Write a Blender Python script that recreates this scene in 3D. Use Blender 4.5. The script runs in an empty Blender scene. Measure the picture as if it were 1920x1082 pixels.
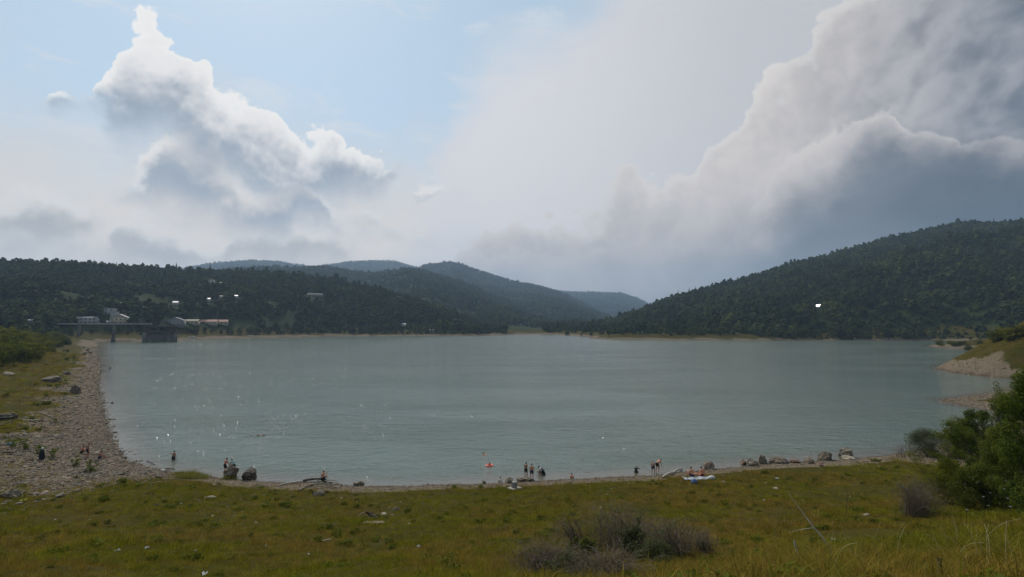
import bpy, bmesh, math, random
import numpy as np
from mathutils import Vector, Matrix

SC = bpy.context.scene
COL = SC.collection
R = math.radians

# ------------------------------------------------------------------ camera
F_PX, CX, CY, HOR = 960.0, 960.0, 541.0, 608.0      # focal length, centre and horizon row, photograph pixels
CAM_H = 16.5                                        # camera height above the water
PITCH = math.atan((HOR - CY) / F_PX)
cam = bpy.data.cameras.new('camera')
cam.sensor_width = 36.0
cam.lens = 36.0 * F_PX / 1920.0
cam.clip_start, cam.clip_end = 0.1, 40000.0
camo = bpy.data.objects.new('camera', cam)
COL.objects.link(camo)
camo.location = (0, 0, CAM_H)
camo.rotation_euler = (math.pi / 2 + PITCH, 0, 0)
SC.camera = camo


def ray(px, py):
    """world direction through a photograph pixel"""
    a = (np.asarray(px, float) - CX) / F_PX
    b = (CY - np.asarray(py, float)) / F_PX
    c, s = math.cos(PITCH), math.sin(PITCH)
    return a, c - b * s, s + b * c


def azel(px, py):
    x, y, z = ray(px, py)
    return np.degrees(np.arctan2(x, y)), np.degrees(np.arctan2(z, np.hypot(x, y)))


# ------------------------------------------------------------------ world, sun, exposure
SUN_AZ, SUN_EL = -29.0, 44.0                        # degrees, azimuth clockwise from +Y
SKY_K, SUN_E = 0.10, 3.6
w = bpy.data.worlds.new('World')
SC.world = w
w.use_nodes = True
w.cycles.sampling_method = 'MANUAL'
w.cycles.sample_map_resolution = 256
sun = bpy.data.lights.new('sun', 'SUN')
sun.energy, sun.angle, sun.color = SUN_E, R(0.55), (1.0, 0.93, 0.82)
suno = bpy.data.objects.new('sun', sun)
COL.objects.link(suno)
sd = Vector((math.sin(R(SUN_AZ)) * math.cos(R(SUN_EL)), math.cos(R(SUN_AZ)) * math.cos(R(SUN_EL)), math.sin(R(SUN_EL))))
suno.rotation_euler = sd.to_track_quat('Z', 'Y').to_euler()
suno.location = sd * 200

SC.view_settings.view_transform = 'Standard'
SC.view_settings.look = 'None'
SC.view_settings.exposure = 0.0
SC.view_settings.gamma = 1.0
SC.view_settings.use_curve_mapping = False
SC.cycles.use_denoising = True
SC.cycles.sample_clamp_direct = 16.0
SC.cycles.sample_clamp_indirect = 2.0
SC.cycles.use_adaptive_sampling = False
SC.cycles.max_bounces = 4
SC.cycles.diffuse_bounces = 1
SC.cycles.glossy_bounces = 1
SC.cycles.transmission_bounces = 3
SC.cycles.transparent_max_bounces = 6
SC.cycles.volume_bounces = 0
SC.cycles.caustics_reflective = False
SC.cycles.caustics_refractive = False


class NT:
    """short-hand for building a node tree"""
    def __init__(self, tree):
        self.t = tree
        tree.nodes.clear()

    def n(self, kind, **kw):
        nd = self.t.nodes.new(kind)
        for k, v in kw.items():
            setattr(nd, k, v)
        return nd

    def put(self, sock, v):
        if v is None:
            return
        if isinstance(v, bpy.types.NodeSocket):
            self.t.links.new(v, sock)
        else:
            if isinstance(v, (tuple, list)) and sock.type == 'RGBA' and len(v) == 3:
                v = (*v, 1.0)
            sock.default_value = v

    def m(self, op, a, b=None, c=None, clamp=False):
        nd = self.n('ShaderNodeMath', operation=op, use_clamp=clamp)
        for i, v in enumerate((a, b, c)):
            self.put(nd.inputs[i], v)
        return nd.outputs[0]

    def vm(self, op, a, b=None, scale=None):
        nd = self.n('ShaderNodeVectorMath', operation=op)
        self.put(nd.inputs[0], a)
        if b is not None:
            self.put(nd.inputs[1], b)
        if scale is not None:
            self.put(nd.inputs['Scale'], scale)
        return nd.outputs['Value'] if op in ('DOT_PRODUCT', 'LENGTH', 'DISTANCE') else nd.outputs[0]

    def ss(self, v, lo, hi, a=0.0, b=1.0):
        nd = self.n('ShaderNodeMapRange', interpolation_type='SMOOTHSTEP')
        for i, q in enumerate((v, lo, hi, a, b)):
            self.put(nd.inputs[i], q)
        return nd.outputs[0]

    def lin(self, v, lo, hi, a=0.0, b=1.0):
        nd = self.n('ShaderNodeMapRange')
        for i, q in enumerate((v, lo, hi, a, b)):
            self.put(nd.inputs[i], q)
        return nd.outputs[0]

    def mix(self, f, a, b, mode='MIX'):
        nd = self.n('ShaderNodeMix', data_type='RGBA', blend_type=mode)
        self.put(nd.inputs[0], f)
        self.put(nd.inputs[6], a)
        self.put(nd.inputs[7], b)
        return nd.outputs[2]

    def noise(self, vec, scale, detail=4.0, rough=0.55, lac=2.0, dist=0.0):
        nd = self.n('ShaderNodeTexNoise')
        self.put(nd.inputs['Vector'], vec)
        self.put(nd.inputs['Scale'], scale)
        nd.inputs['Detail'].default_value = detail
        nd.inputs['Roughness'].default_value = rough
        nd.inputs['Lacunarity'].default_value = lac
        nd.inputs['Distortion'].default_value = dist
        return nd

    def voro(self, vec, scale, detail=3.0, rough=0.5, feature='F1', smooth=None):
        nd = self.n('ShaderNodeTexVoronoi', feature=feature)
        self.put(nd.inputs['Vector'], vec)
        self.put(nd.inputs['Scale'], scale)
        if 'Detail' in nd.inputs:
            nd.inputs['Detail'].default_value = detail
            nd.inputs['Roughness'].default_value = rough
        if smooth is not None:
            nd.inputs['Smoothness'].default_value = smooth
        return nd

    def ramp(self, f, stops):
        nd = self.n('ShaderNodeValToRGB')
        e = nd.color_ramp.elements
        while len(e) < len(stops):
            e.new(0.5)
        for q, (p, c) in zip(e, stops):
            q.position = p
            q.color = (*c, 1) if len(c) == 3 else c
        self.put(nd.inputs[0], f)
        return nd.outputs[0]

    def curve(self, f, pts):
        nd = self.n('ShaderNodeFloatCurve')
        cv = nd.mapping.curves[0]
        nd.mapping.use_clip = False
        nd.mapping.extend = 'HORIZONTAL'
        while len(cv.points) < len(pts):
            cv.points.new(0.5, 0.5)
        for q, (x, y) in zip(cv.points, pts):
            q.location = (x, y)
            q.handle_type = 'AUTO_CLAMPED'
        nd.mapping.update()
        self.put(nd.inputs['Value'], f)
        return nd.outputs[0]


def sky_world():
    T = NT(w.node_tree)
    tc = T.n('ShaderNodeTexCoord')
    D = tc.outputs['Generated']
    sep = T.n('ShaderNodeSeparateXYZ')
    T.put(sep.inputs[0], D)
    X, Y, Z = sep.outputs
    AZ = T.m('DEGREES', T.m('ARCTAN2', X, Y))
    EL0 = T.m('DEGREES', T.m('ARCSINE', Z))
    wq = T.n('ShaderNodeSeparateColor')
    T.put(wq.inputs[0], T.noise(D, 7.0, 7, 0.58).outputs['Color'])
    AZW = T.m('ADD', AZ, T.m('MULTIPLY', T.m('SUBTRACT', wq.outputs[0], 0.5), 9.0))
    EL = T.m('ADD', EL0, T.m('MULTIPLY', T.m('SUBTRACT', wq.outputs[1], 0.5), 7.0))
    MOT = T.m('SUBTRACT', wq.outputs[2], 0.5)
    sky = T.n('ShaderNodeTexSky', sky_type='NISHITA', sun_disc=False)
    sky.sun_elevation, sky.sun_rotation = R(SUN_EL), R(SUN_AZ)
    sky.air_density, sky.dust_density, sky.ozone_density = 1.0, 0.4, 1.0
    clear = T.mix(0.45, T.mix(1.0, sky.outputs[0], (SKY_K,) * 3, 'MULTIPLY'), (0.72, 0.92, 1.0))
    # pillowy relief shared by all clouds: value and value a little towards the sun
    wv = T.noise(D, 5.0, 3, 0.55)
    wob = T.vm('SCALE', T.vm('SUBTRACT', wv.outputs['Color'], (0.5, 0.5, 0.5)), scale=0.09)
    P = T.vm('ADD', D, wob)
    SUNV = (sd.x, sd.y, sd.z)
    off = T.vm('SCALE', T.vm('SUBTRACT', SUNV, P), scale=0.018)
    P2 = T.vm('ADD', P, off)

    def puff(p):
        v = T.voro(p, 9.0, 3.0, 0.55, 'F1')
        return T.m('SUBTRACT', 0.5, v.outputs['Distance'])
    H1, H2 = puff(P), puff(P2)
    relief = T.m('SUBTRACT', H1, H2)                # >0 where the puff faces the sun
    fine = T.m('SUBTRACT', T.noise(D, 26.0, 5, 0.6).outputs[0], 0.5)
    soft = T.m('SUBTRACT', T.noise(D, 4.2, 5, 0.55, dist=0.6).outputs[0], 0.5)

    def az01(v):
        return (v + 60.0) / 120.0

    AZ1 = T.m('DIVIDE', T.m('ADD', AZW, 60.0), 120.0)

    def edge(pts, azs=None):
        q = []
        for px, py in pts:
            a, e = azel(px, py)
            q.append((az01(float(a)), float(e) / 45.0))
        return T.m('MULTIPLY', T.curve(azs if azs is not None else AZ1, q), 45.0)

    def under(el_edge, amp_p, amp_s, wid, amp_f=0.0):
        """1 below a ragged edge"""
        d = T.m('SUBTRACT', el_edge, EL)
        d = T.m('ADD', d, T.m('MULTIPLY', H1, amp_p))
        d = T.m('ADD', d, T.m('MULTIPLY', soft, amp_s))
        if amp_f:
            d = T.m('ADD', d, T.m('MULTIPLY', fine, amp_f))
        return d, T.ss(d, -wid * 0.5, wid * 0.5)

    # ---- hazy white low sky
    hz = T.ss(T.m('ADD', EL, T.m('MULTIPLY', soft, 14.0)), 25.0, 9.0)
    col = T.mix(T.m('MULTIPLY', hz, 0.94), clear, T.mix(T.ss(EL, 2.0, 18.0), HAZE_LOW, HAZE_HIGH))
    # thin streaks
    st = T.ss(T.noise(T.vm('MULTIPLY', D, (3.0, 3.0, 9.0)), 2.2, 5, 0.6, dist=0.8).outputs[0], 0.50, 0.72)
    col = T.mix(T.m('MULTIPLY', st, 0.45), col, (0.80, 0.80, 0.81))
    # ---- the high veil behind the storm cloud
    e = edge([(560, 640), (720, 520), (790, 400), (830, 250), (880, 150), (950, 85), (1030, 25), (1120, -40), (1250, -120), (1500, -260)])
    _, mk = under(e, 1.5, 12.0, 12.0)
    vc = T.mix(T.ss(AZ, -4.0, 34.0), VEIL_L, VEIL_R)
    vc = T.mix(T.m('MULTIPLY', T.m('ADD', soft, 0.5), 0.35), vc, T.mix(1.0, vc, (0.86, 0.89, 0.95), 'MULTIPLY'))
    col = T.mix(T.m('MULTIPLY', mk, 0.95), col, vc)

    def cumulus(col, top, bottom, dk, lt, amp=3.0, base=(0.05, 0.45), ws=1.3, wb=3.0, op=1.0, ampb=3.0, rel=0.75, amps=2.0):
        et, eb = edge(top), edge(bottom)
        d, mt = under(et, amp, amps, ws, 1.6)
        db = T.m('SUBTRACT', EL, eb)
        db = T.m('ADD', db, T.m('MULTIPLY', soft, ampb))
        db = T.m('ADD', db, T.m('MULTIPLY', fine, 1.2))
        mb = T.ss(db, -wb * 0.5, wb * 0.5)
        hgt = T.m('DIVIDE', db, T.m('MAXIMUM', T.m('ADD', d, db), 1.2))
        f = T.m('ADD', hgt, T.m('MULTIPLY', relief, rel))
        f = T.m('ADD', f, T.m('MULTIPLY', MOT, 1.3))
        f = T.m('ADD', f, T.m('MULTIPLY', fine, 0.35))
        sh = T.ss(f, base[0], base[1])
        c = T.mix(sh, dk, lt)
        rim = T.m('MULTIPLY', T.ss(d, 1.8, 0.2), 0.5)
        c = T.mix(rim, c, (1.0, 0.985, 0.96))
        return T.mix(T.m('MULTIPLY', T.m('MULTIPLY', mt, mb), op), col, c)

    # ---- far low heaps on the left
    col = cumulus(col, [(-250, 380), (-100, 330), (0, 335), (80, 322), (150, 352), (195, 380), (215, 410), (300, 470)],
                  [(-250, 450), (0, 440), (80, 450), (150, 440), (195, 412), (215, 415), (300, 480)],
                  GREY_A, WHITE_A, amp=2.4, base=(0.35, 1.0), op=0.75, ws=2.2, wb=5.0, ampb=4.0)
    col = cumulus(col, [(210, 440), (250, 388), (300, 385), (360, 420), (400, 445), (480, 395), (560, 405), (640, 420), (670, 440), (720, 480)],
                  [(210, 465), (260, 490), (360, 500), (480, 490), (560, 475), (640, 462), (670, 450), (720, 490)],
                  GREY_B, WHITE_A, amp=2.4, base=(0.35, 1.0), op=0.75, ws=2.2, wb=5.0, ampb=4.0)
    # ---- second row under the big heap
    col = cumulus(col, [(200, 345), (240, 315), (300, 262), (330, 240), (400, 248), (460, 290), (530, 300), (575, 310), (595, 350), (640, 400)],
                  [(200, 345), (245, 360), (300, 378), (400, 405), (480, 425), (540, 415), (568, 392), (585, 395), (620, 420)],
                  GREY_C, WHITE_A, amp=2.4, base=(0.28, 0.95), op=0.9, ws=0.9, wb=5.0, ampb=4.0)
    # ---- the big leaning heap
    col = cumulus(col, [(100, 150), (158, 118), (190, 78), (214, 48), (232, 2), (270, -25), (312, -8), (338, 40), (388, 95), (402, 132), (455, 168), (520, 178), (560, 202), (640, 222), (690, 252), (742, 264), (764, 292), (800, 330)],
                  [(100, 170), (160, 160), (220, 235), (300, 255), (360, 290), (430, 325), (520, 350), (600, 362), (670, 366), (720, 342), (764, 308), (800, 345)],
                  GREY_C, WHITE_B, amp=4.2, base=(0.18, 0.92), op=0.97, ws=0.45, wb=5.0, ampb=3.0, amps=1.2)
    # ---- storm cloud on the right: main tower, dark base, front lobe
    e = edge([(740, 560), (800, 455), (870, 400), (950, 365), (1010, 382), (1090, 378), (1140, 345), (1180, 300), (1225, 335), (1270, 300), (1330, 245), (1370, 185), (1392, 128), (1430, 88), (1500, 52), (1535, -5), (1620, -90), (1760, -200)])
    d, mk = under(e, 4.5, 2.0, 0.8, 2.0)
    f = T.m('ADD', T.m('MULTIPLY', relief, 0.8), T.m('MULTIPLY', soft, 0.8))
    f = T.m('ADD', f, T.m('MULTIPLY', MOT, 1.5))
    f = T.m('ADD', f, T.m('MULTIPLY', fine, 0.30))
    body = T.mix(T.ss(f, -0.45, 0.4), STORM_MID, STORM_LT)
    body = T.mix(T.ss(AZ, 27.0, 46.0), body, T.mix(T.ss(f, -0.45, 0.4), STORM_R_DK, STORM_R))
    rim = T.m('MULTIPLY', T.ss(d, 2.4, 0.2), 0.5)
    body = T.mix(rim, body, (0.82, 0.80, 0.77))
    # front lobe
    e2 = edge([(1380, 420), (1440, 330), (1480, 245), (1540, 195), (1600, 148), (1645, 120), (1680, 135), (1715, 195), (1780, 168), (1835, 200), (1880, 180), (1960, 170), (2200, 150)])
    d2, mk2 = under(e2, 4.2, 1.2, 0.9, 2.0)
    f2 = T.m('ADD', T.m('MULTIPLY', relief, 0.9), T.m('MULTIPLY', soft, 1.0))
    f2 = T.m('ADD', f2, T.m('MULTIPLY', MOT, 1.2))
    depth = T.ss(T.m('SUBTRACT', T.m('ADD', d2, T.lin(AZ, 26.0, 42.0, -1.5, 4.5)), T.m('MULTIPLY', f2, 6.0)), 0.0, 11.0)
    lobe = T.mix(depth, STORM_LT, STORM_R_DK)
    lobe = T.mix(T.m('MULTIPLY', T.ss(d2, 1.6, 0.2), 0.35), lobe, (0.72, 0.70, 0.68))
    body = T.mix(T.m('MULTIPLY', mk2, 0.9), body, lobe)
    # dark underside
    eb = edge([(700, 640), (800, 520), (900, 478), (1050, 462), (1200, 455), (1330, 440), (1420, 412), (1520, 385), (1620, 350), (1720, 300), (1820, 262), (1920, 240), (2200, 200)])
    db = T.m('SUBTRACT', eb, EL)
    db = T.m('ADD', db, T.m('MULTIPLY', soft, 9.0))
    db = T.m('ADD', db, T.m('MULTIPLY', H1, 3.0))
    db = T.m('ADD', db, T.m('MULTIPLY', MOT, 9.0))
    mkb = T.ss(db, -6.0, 6.0)
    low = T.mix(T.lin(AZ, 5.0, 43.0), BASE_L, BASE_R)
    low = T.mix(T.ss(T.m('ADD', MOT, T.m('MULTIPLY', soft, 0.8)), -0.25, 0.3), T.mix(1.0, low, (0.72, 0.78, 0.86), 'MULTIPLY'), T.mix(1.0, low, (1.5, 1.42, 1.35), 'MULTIPLY'))
    body = T.mix(T.m('MULTIPLY', mkb, 0.93), body, low)
    mk = T.m('MULTIPLY', mk, T.ss(T.m('ADD', AZ, T.m('MULTIPLY', soft, 16.0)), -15.0, -2.0))
    col = T.mix(T.m('MULTIPLY', mk, 0.97), col, body)
    # small scrap of cloud in the gap
    col = cumulus(col, [(740, 420), (770, 372), (785, 352), (815, 350), (832, 368), (860, 420)],
                  [(740, 400), (770, 368), (785, 374), (815, 374), (832, 368), (860, 400)], GREY_B, WHITE_A, amp=0.8, op=0.7, ws=1.2, wb=1.2, ampb=0.8, amps=0.6)
    bg = T.n('ShaderNodeBackground')
    T.put(bg.inputs[0], col)
    bg.inputs[1].default_value = 1.0
    out = T.n('ShaderNodeOutputWorld')
    T.t.links.new(bg.outputs[0], out.inputs[0])


HAZE_LOW, HAZE_HIGH = (0.98, 0.86, 0.75), (0.72, 0.70, 0.69)
VEIL_L, VEIL_R = (0.77, 0.755, 0.765), (0.58, 0.58, 0.60)
GREY_A, GREY_B, GREY_C = (0.34, 0.36, 0.38), (0.38, 0.395, 0.42), (0.33, 0.385, 0.46)
WHITE_A, WHITE_B = (0.82, 0.77, 0.73), (0.90, 0.875, 0.86)
STORM_LT, STORM_MID, STORM_R, STORM_R_DK = (0.70, 0.645, 0.62), (0.54, 0.515, 0.51), (0.38, 0.39, 0.42), (0.135, 0.155, 0.19)
BASE_L, BASE_R = (0.335, 0.34, 0.36), (0.012, 0.024, 0.042)
sky_world()
# ------------------------------------------------------------------ numeric helpers
def _hash(ix, iy, seed):
    n = (ix.astype(np.int64) * 374761393 + iy.astype(np.int64) * 668265263 + seed * 974711) & 0x7fffffff
    n = ((n ^ (n >> 13)) * 1274126177) & 0x7fffffff
    return ((n ^ (n >> 16)) & 0xffff) / 65535.0


def vnoise(x, y, seed=0):
    x = np.asarray(x, float)
    y = np.asarray(y, float)
    ix, iy = np.floor(x), np.floor(y)
    fx, fy = x - ix, y - iy
    fx, fy = fx * fx * (3 - 2 * fx), fy * fy * (3 - 2 * fy)
    a, b = _hash(ix, iy, seed), _hash(ix + 1, iy, seed)
    c, d = _hash(ix, iy + 1, seed), _hash(ix + 1, iy + 1, seed)
    return (a * (1 - fx) + b * fx) * (1 - fy) + (c * (1 - fx) + d * fx) * fy - 0.5


def fbm(x, y, seed=0, octv=4, gain=0.5):
    s, a = 0.0, 1.0
    for i in range(octv):
        s = s + a * vnoise(x * 2 ** i, y * 2 ** i, seed + i * 17)
        a *= gain
    return s


def sst(v, lo, hi):
    t = np.clip((np.asarray(v, float) - lo) / (hi - lo), 0, 1)
    return t * t * (3 - 2 * t)


def on_water(px, py, z=0.0):
    x, y, dz = ray(px, py)
    t = (z - CAM_H) / dz
    return x * t, y * t


# ------------------------------------------------------------------ the lake outline, traced on the water plane
SHORE = [(1700, 851), (1600, 858), (1450, 868), (1330, 880), (1250, 888), (1150, 894), (1000, 901), (880, 907), (760, 912), (640, 909),
         (520, 903), (440, 897), (380, 891), (320, 884), (280, 876), (245, 865), (232, 852), (222, 835), (212, 810), (204, 780), (198, 755),
         (192, 722), (196, 690), (191, 670), (187, 655), (184, 643.5), (200, 641), (270, 640), (340, 637.5), (440, 634), (520, 632.5), (600, 631),
         (700, 630), (800, 629.6), (890, 629.4), (926, 629), (934, 627.6), (985, 627.2), (1028, 627.4), (1062, 628.6), (1105, 631.5),
         (1113, 635.5), (1150, 636.6), (1230, 637), (1300, 637.3), (1400, 637.6), (1500, 637.6), (1640, 638), (1760, 638.5), (1860, 641),
         (1840, 645), (1770, 646.5), (1736, 649), (1765, 652), (1815, 653.5), (1850, 662), (1790, 682), (1757, 690.5), (1790, 698), (1850, 705), (1905, 709),
         (1970, 714), (1930, 728), (1850, 740), (1764, 750.5), (1790, 757), (1830, 764), (1890, 776), (1900, 790), (1830, 812), (1760, 838)]
_sx, _sy = on_water([p[0] for p in SHORE], [p[1] for p in SHORE])
LAKE = np.stack([_sx, _sy], 1)


def lake_dist(x, y):
    """distance to the shoreline, positive on land"""
    x = np.asarray(x, float)
    y = np.asarray(y, float)
    best = np.full(x.shape, 1e18)
    inside = np.zeros(x.shape, bool)
    n = len(LAKE)
    for i in range(n):
        ax, ay = LAKE[i]
        bx, by = LAKE[(i + 1) % n]
        ex, ey = bx - ax, by - ay
        t = np.clip(((x - ax) * ex + (y - ay) * ey) / (ex * ex + ey * ey), 0, 1)
        best = np.minimum(best, (x - ax - t * ex) ** 2 + (y - ay - t * ey) ** 2)
        cr = ((ay > y) != (by > y)) & (x < (bx - ax) * (y - ay) / (by - ay + 1e-12) + ax)
        inside ^= cr
    d = np.sqrt(best)
    return np.where(inside, -d, d)


# ------------------------------------------------------------------ hills: ridge lines seen in the photograph, each at its own distance
class Ridge:
    def __init__(self, sil, dist, foot, canopy, power=1.1, seed=1, rough=0.10, back=0.45):
        a, e = azel([p[0] for p in sil], [p[1] for p in sil])
        self.a, self.te = np.asarray(a), np.tan(np.radians(e))
        self.da = np.asarray(azel([p[0] for p in dist], [HOR] * len(dist))[0])
        self.d = np.array([p[1] for p in dist], float)
        self.fa = np.asarray(azel([p[0] for p in foot], [HOR] * len(foot))[0])
        self.f = np.array([p[1] for p in foot], float)
        self.canopy, self.power, self.seed, self.rough, self.back = canopy, power, seed, rough, back

    def h(self, x, y):
        az = np.degrees(np.arctan2(x, y))
        r = np.hypot(x, y)
        D, Fo = np.interp(az, self.da, self.d), np.interp(az, self.fa, self.f)
        top = CAM_H + D * np.interp(az, self.a, self.te) - self.canopy
        fade = sst(az, self.a[0] - 25, self.a[0]) * (1 - sst(az, self.a[-1], self.a[-1] + 25))
        u = np.clip((r - Fo) / (D - Fo), 0, 1)
        n = fbm(x / (D * 0.10), y / (D * 0.10), self.seed, 4)
        gully = n * self.rough * 4 * u * (1 - u)
        up = np.power(u, self.power) + gully
        dn = 1 - self.back * np.clip((r - D) / (0.6 * D), 0, 1) ** 1.3
        return np.where(top > 0, top, 0) * np.where(r < D, up, dn) * fade


RIDGES = [
    Ridge([(-900, 470), (-300, 474), (0, 485), (60, 484), (130, 491), (200, 492), (270, 498), (340, 504), (430, 507), (500, 508), (560, 512), (640, 524), (700, 534), (760, 549), (830, 572), (890, 602), (925, 624), (940, 632)],
          [(-900, 1150), (0, 1150), (500, 1150), (700, 1050), (940, 900)],
          [(-900, 500), (184, 500), (270, 515), (440, 600), (640, 720), (900, 770), (940, 780)], 9, 1.15, 3, 0.16),
    Ridge([(340, 512), (420, 506), (500, 500), (560, 501), (600, 498), (640, 505), (700, 512), (735, 507), (760, 500), (790, 505), (850, 525), (900, 543), (960, 566), (1010, 588), (1060, 606), (1090, 614), (1110, 625)],
          [(340, 2700), (1110, 1900)], [(340, 1150), (1110, 900)], 9, 0.95, 5, 0.16),
    Ridge([(640, 530), (760, 505), (780, 500), (805, 493), (842, 490), (868, 495), (900, 507), (960, 525), (1020, 537), (1060, 551), (1100, 570), (1140, 590), (1165, 603), (1200, 625)],
          [(640, 3900), (1200, 3300)], [(640, 1900), (1200, 1300)], 9, 0.95, 7, 0.14),
    Ridge([(250, 520), (350, 501), (400, 492), (470, 486), (520, 489), (570, 497), (600, 500), (620, 494), (660, 489), (700, 487), (740, 488), (770, 497), (820, 512), (900, 560)],
          [(250, 5300), (900, 5300)], [(250, 2900), (900, 2900)], 8, 0.95, 9, 0.12),
    Ridge([(900, 560), (1000, 536), (1060, 546), (1120, 547), (1165, 548), (1190, 556), (1215, 568), (1245, 588), (1300, 620)],
          [(900, 5300), (1300, 5300)], [(900, 2900), (1300, 2900)], 8, 0.95, 11, 0.12),
    Ridge([(1030, 628), (1060, 622), (1100, 612), (1150, 597), (1200, 578), (1230, 566), (1300, 545), (1380, 522), (1450, 500), (1530, 480), (1600, 461), (1660, 445), (1720, 432), (1800, 416), (1870, 415), (1920, 408), (2100, 385), (2700, 360)],
          [(1030, 930), (1200, 1050), (1500, 1400), (1920, 1700), (2700, 1700)],
          [(1030, 860), (1100, 680), (1180, 600), (1500, 580), (1760, 600), (2700, 600)], 9, 0.95, 13, 0.17),
]


def ground_parts(x, y):
    x = np.asarray(x, float)
    y = np.asarray(y, float)
    r = np.hypot(x, y)
    s = lake_dist(x, y)
    amp = np.clip(r / 90.0, 0.35, 5.0)
    s = s + fbm(x / (6 * amp), y / (6 * amp), 41, 4) * 1.1 * amp * sst(r, 20, 60)
    sp = np.maximum(s, 0)
    q = np.minimum(sp, 55)
    near = 0.09 * q + 0.0038 * q * q + np.maximum(sp - 55, 0) * 0.012
    # a steeper right bank beyond the gravel spit
    m = sst(x, 110, 170) * sst(y, 120, 165) * (1 - sst(r, 420, 520))
    near = near + m * (np.minimum(sp, 70) * 0.55)
    bump = fbm(x / 5.0, y / 5.0, 21, 4) * 0.42 + fbm(x / 1.1, y / 1.1, 23, 2) * 0.10
    near = near + bump * sst(sp, 0.5, 10)
    far = np.minimum(sp * 0.10, 3.0) + np.minimum(sp, 60) * 0.09 + fbm(x / 40.0, y / 40.0, 31, 3) * 3.0 * sst(sp, 3, 60)
    wf = sst(r, 380, 520)
    z = near * (1 - wf) + far * wf
    hill = np.zeros_like(z)
    for rd in (RIDGES if r.size and r.max() > 380 else ()):
        hill = np.maximum(hill, rd.h(x, y))
    wh = sst(s, 2, 90) * sst(r, 380, 560)
    z = np.where(hill * wh > z, hill * wh * 1.0, z)
    z = np.where(s < 0, np.maximum(s * 0.13, -7.0), z)
    return z, s, r


def gz(x, y):
    return float(ground_parts(np.array([x]), np.array([y]))[0][0])


def hits(px, py, tmin=4.0, tmax=6000.0):
    """where the lines of sight through photograph pixels meet the ground"""
    dx, dy, dz = (np.atleast_1d(v).astype(float) for v in ray(px, py))
    dx, dy, dz = np.broadcast_arrays(dx, dy, dz)
    n = len(dx)
    lo, hi = np.full(n, tmin), np.full(n, np.minimum(tmax, 6000.0))
    flat = np.where(dz < -1e-4, -CAM_H / np.minimum(dz, -1e-4), hi)
    hi = np.minimum(hi, flat * 1.002 + 0.05)
    for k in (90, 16, 16):
        u = np.linspace(0, 1, k)[None, :]
        t = lo[:, None] * (hi / lo)[:, None] ** u
        z = ground_parts((dx[:, None] * t).ravel(), (dy[:, None] * t).ravel())[0].reshape(t.shape)
        below = CAM_H + dz[:, None] * t - np.maximum(z, 0.0) < 0
        j = np.where(below.any(1), below.argmax(1), k - 1)
        r_ = np.arange(n)
        lo, hi = t[r_, np.maximum(j - 1, 0)], t[r_, j] * 1.00001
    z = np.maximum(ground_parts(dx * hi, dy * hi)[0], 0.0)
    return np.stack([dx * hi, dy * hi, z], 1)


def hit(px, py, tmin=4.0, tmax=6000.0):
    return Vector(hits([px], [py], tmin, tmax)[0])


def beach_width(x, y):
    az = np.degrees(np.arctan2(x, y))
    a = [-60, -44, -42, -40, -37, -34, -30, -20, 0, 20, 36, 40, 46]
    b = [13, 13, 11.5, 9.5, 5.5, 2.8, 2.2, 2.4, 1.8, 2.0, 2.6, 7.0, 14.0]
    bw = np.interp(az, a, b)
    r = np.hypot(x, y)
    bw = np.where(r > 100, np.interp(az, [-60, -30, -20, 30, 40, 50], [10, 6, 5, 3, 5.5, 6.5]), bw)
    return bw * (1 + np.where(r < 110, 0.35, 0.8) * fbm(x / 9.0, y / 9.0, 61, 3)) + np.clip((r - 350) / 100, 0, 4)


# ------------------------------------------------------------------ object helpers
def tag(o, label=None, cat=None, group=None, kind=None):
    if label: o['label'] = label
    if cat: o['category'] = cat
    if group: o['group'] = group
    if kind: o['kind'] = kind
    return o


def link(o, parent=None):
    COL.objects.link(o)
    if parent is not None:
        o.parent = parent
    return o


def mesh_np(name, verts, faces, mat=None, smooth=False):
    """faces: (n,3) or (n,4) int array or list of lists"""
    me = bpy.data.meshes.new(name)
    if isinstance(faces, np.ndarray):
        v = np.asarray(verts, np.float32)
        k = faces.shape[1]
        me.vertices.add(len(v))
        me.vertices.foreach_set('co', v.ravel())
        me.loops.add(faces.size)
        me.loops.foreach_set('vertex_index', faces.astype(np.int32).ravel())
        me.polygons.add(len(faces))
        me.polygons.foreach_set('loop_start', np.arange(0, faces.size, k, dtype=np.int32))
        me.update(calc_edges=True)
    else:
        me.from_pydata([tuple(map(float, q)) for q in verts], [], [list(map(int, f)) for f in faces])
        me.update()
    if smooth:
        me.polygons.foreach_set('use_smooth', np.ones(len(me.polygons), bool))
    if mat:
        me.materials.append(mat)
    return me


def obj(name, me, parent=None, loc=None, rz=None):
    o = bpy.data.objects.new(name, me)
    if loc is not None:
        o.location = loc
    if rz is not None:
        o.rotation_euler = (0, 0, rz)
    return link(o, parent)


def fattr(me, name, vals):
    a = me.attributes.new(name, 'FLOAT', 'POINT')
    a.data.foreach_set('value', np.asarray(vals, np.float32))


def newmat(name):
    m = bpy.data.materials.new(name)
    m.use_nodes = True
    return m, NT(m.node_tree)


def finish(T, bsdf, disp=None):
    out = T.n('ShaderNodeOutputMaterial')
    T.t.links.new(bsdf, out.inputs[0])


def bump(T, h, strength, dist):
    b = T.n('ShaderNodeBump')
    b.inputs['Strength'].default_value = strength
    b.inputs['Distance'].default_value = dist
    T.put(b.inputs['Height'], h)
    return b.outputs[0]


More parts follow.
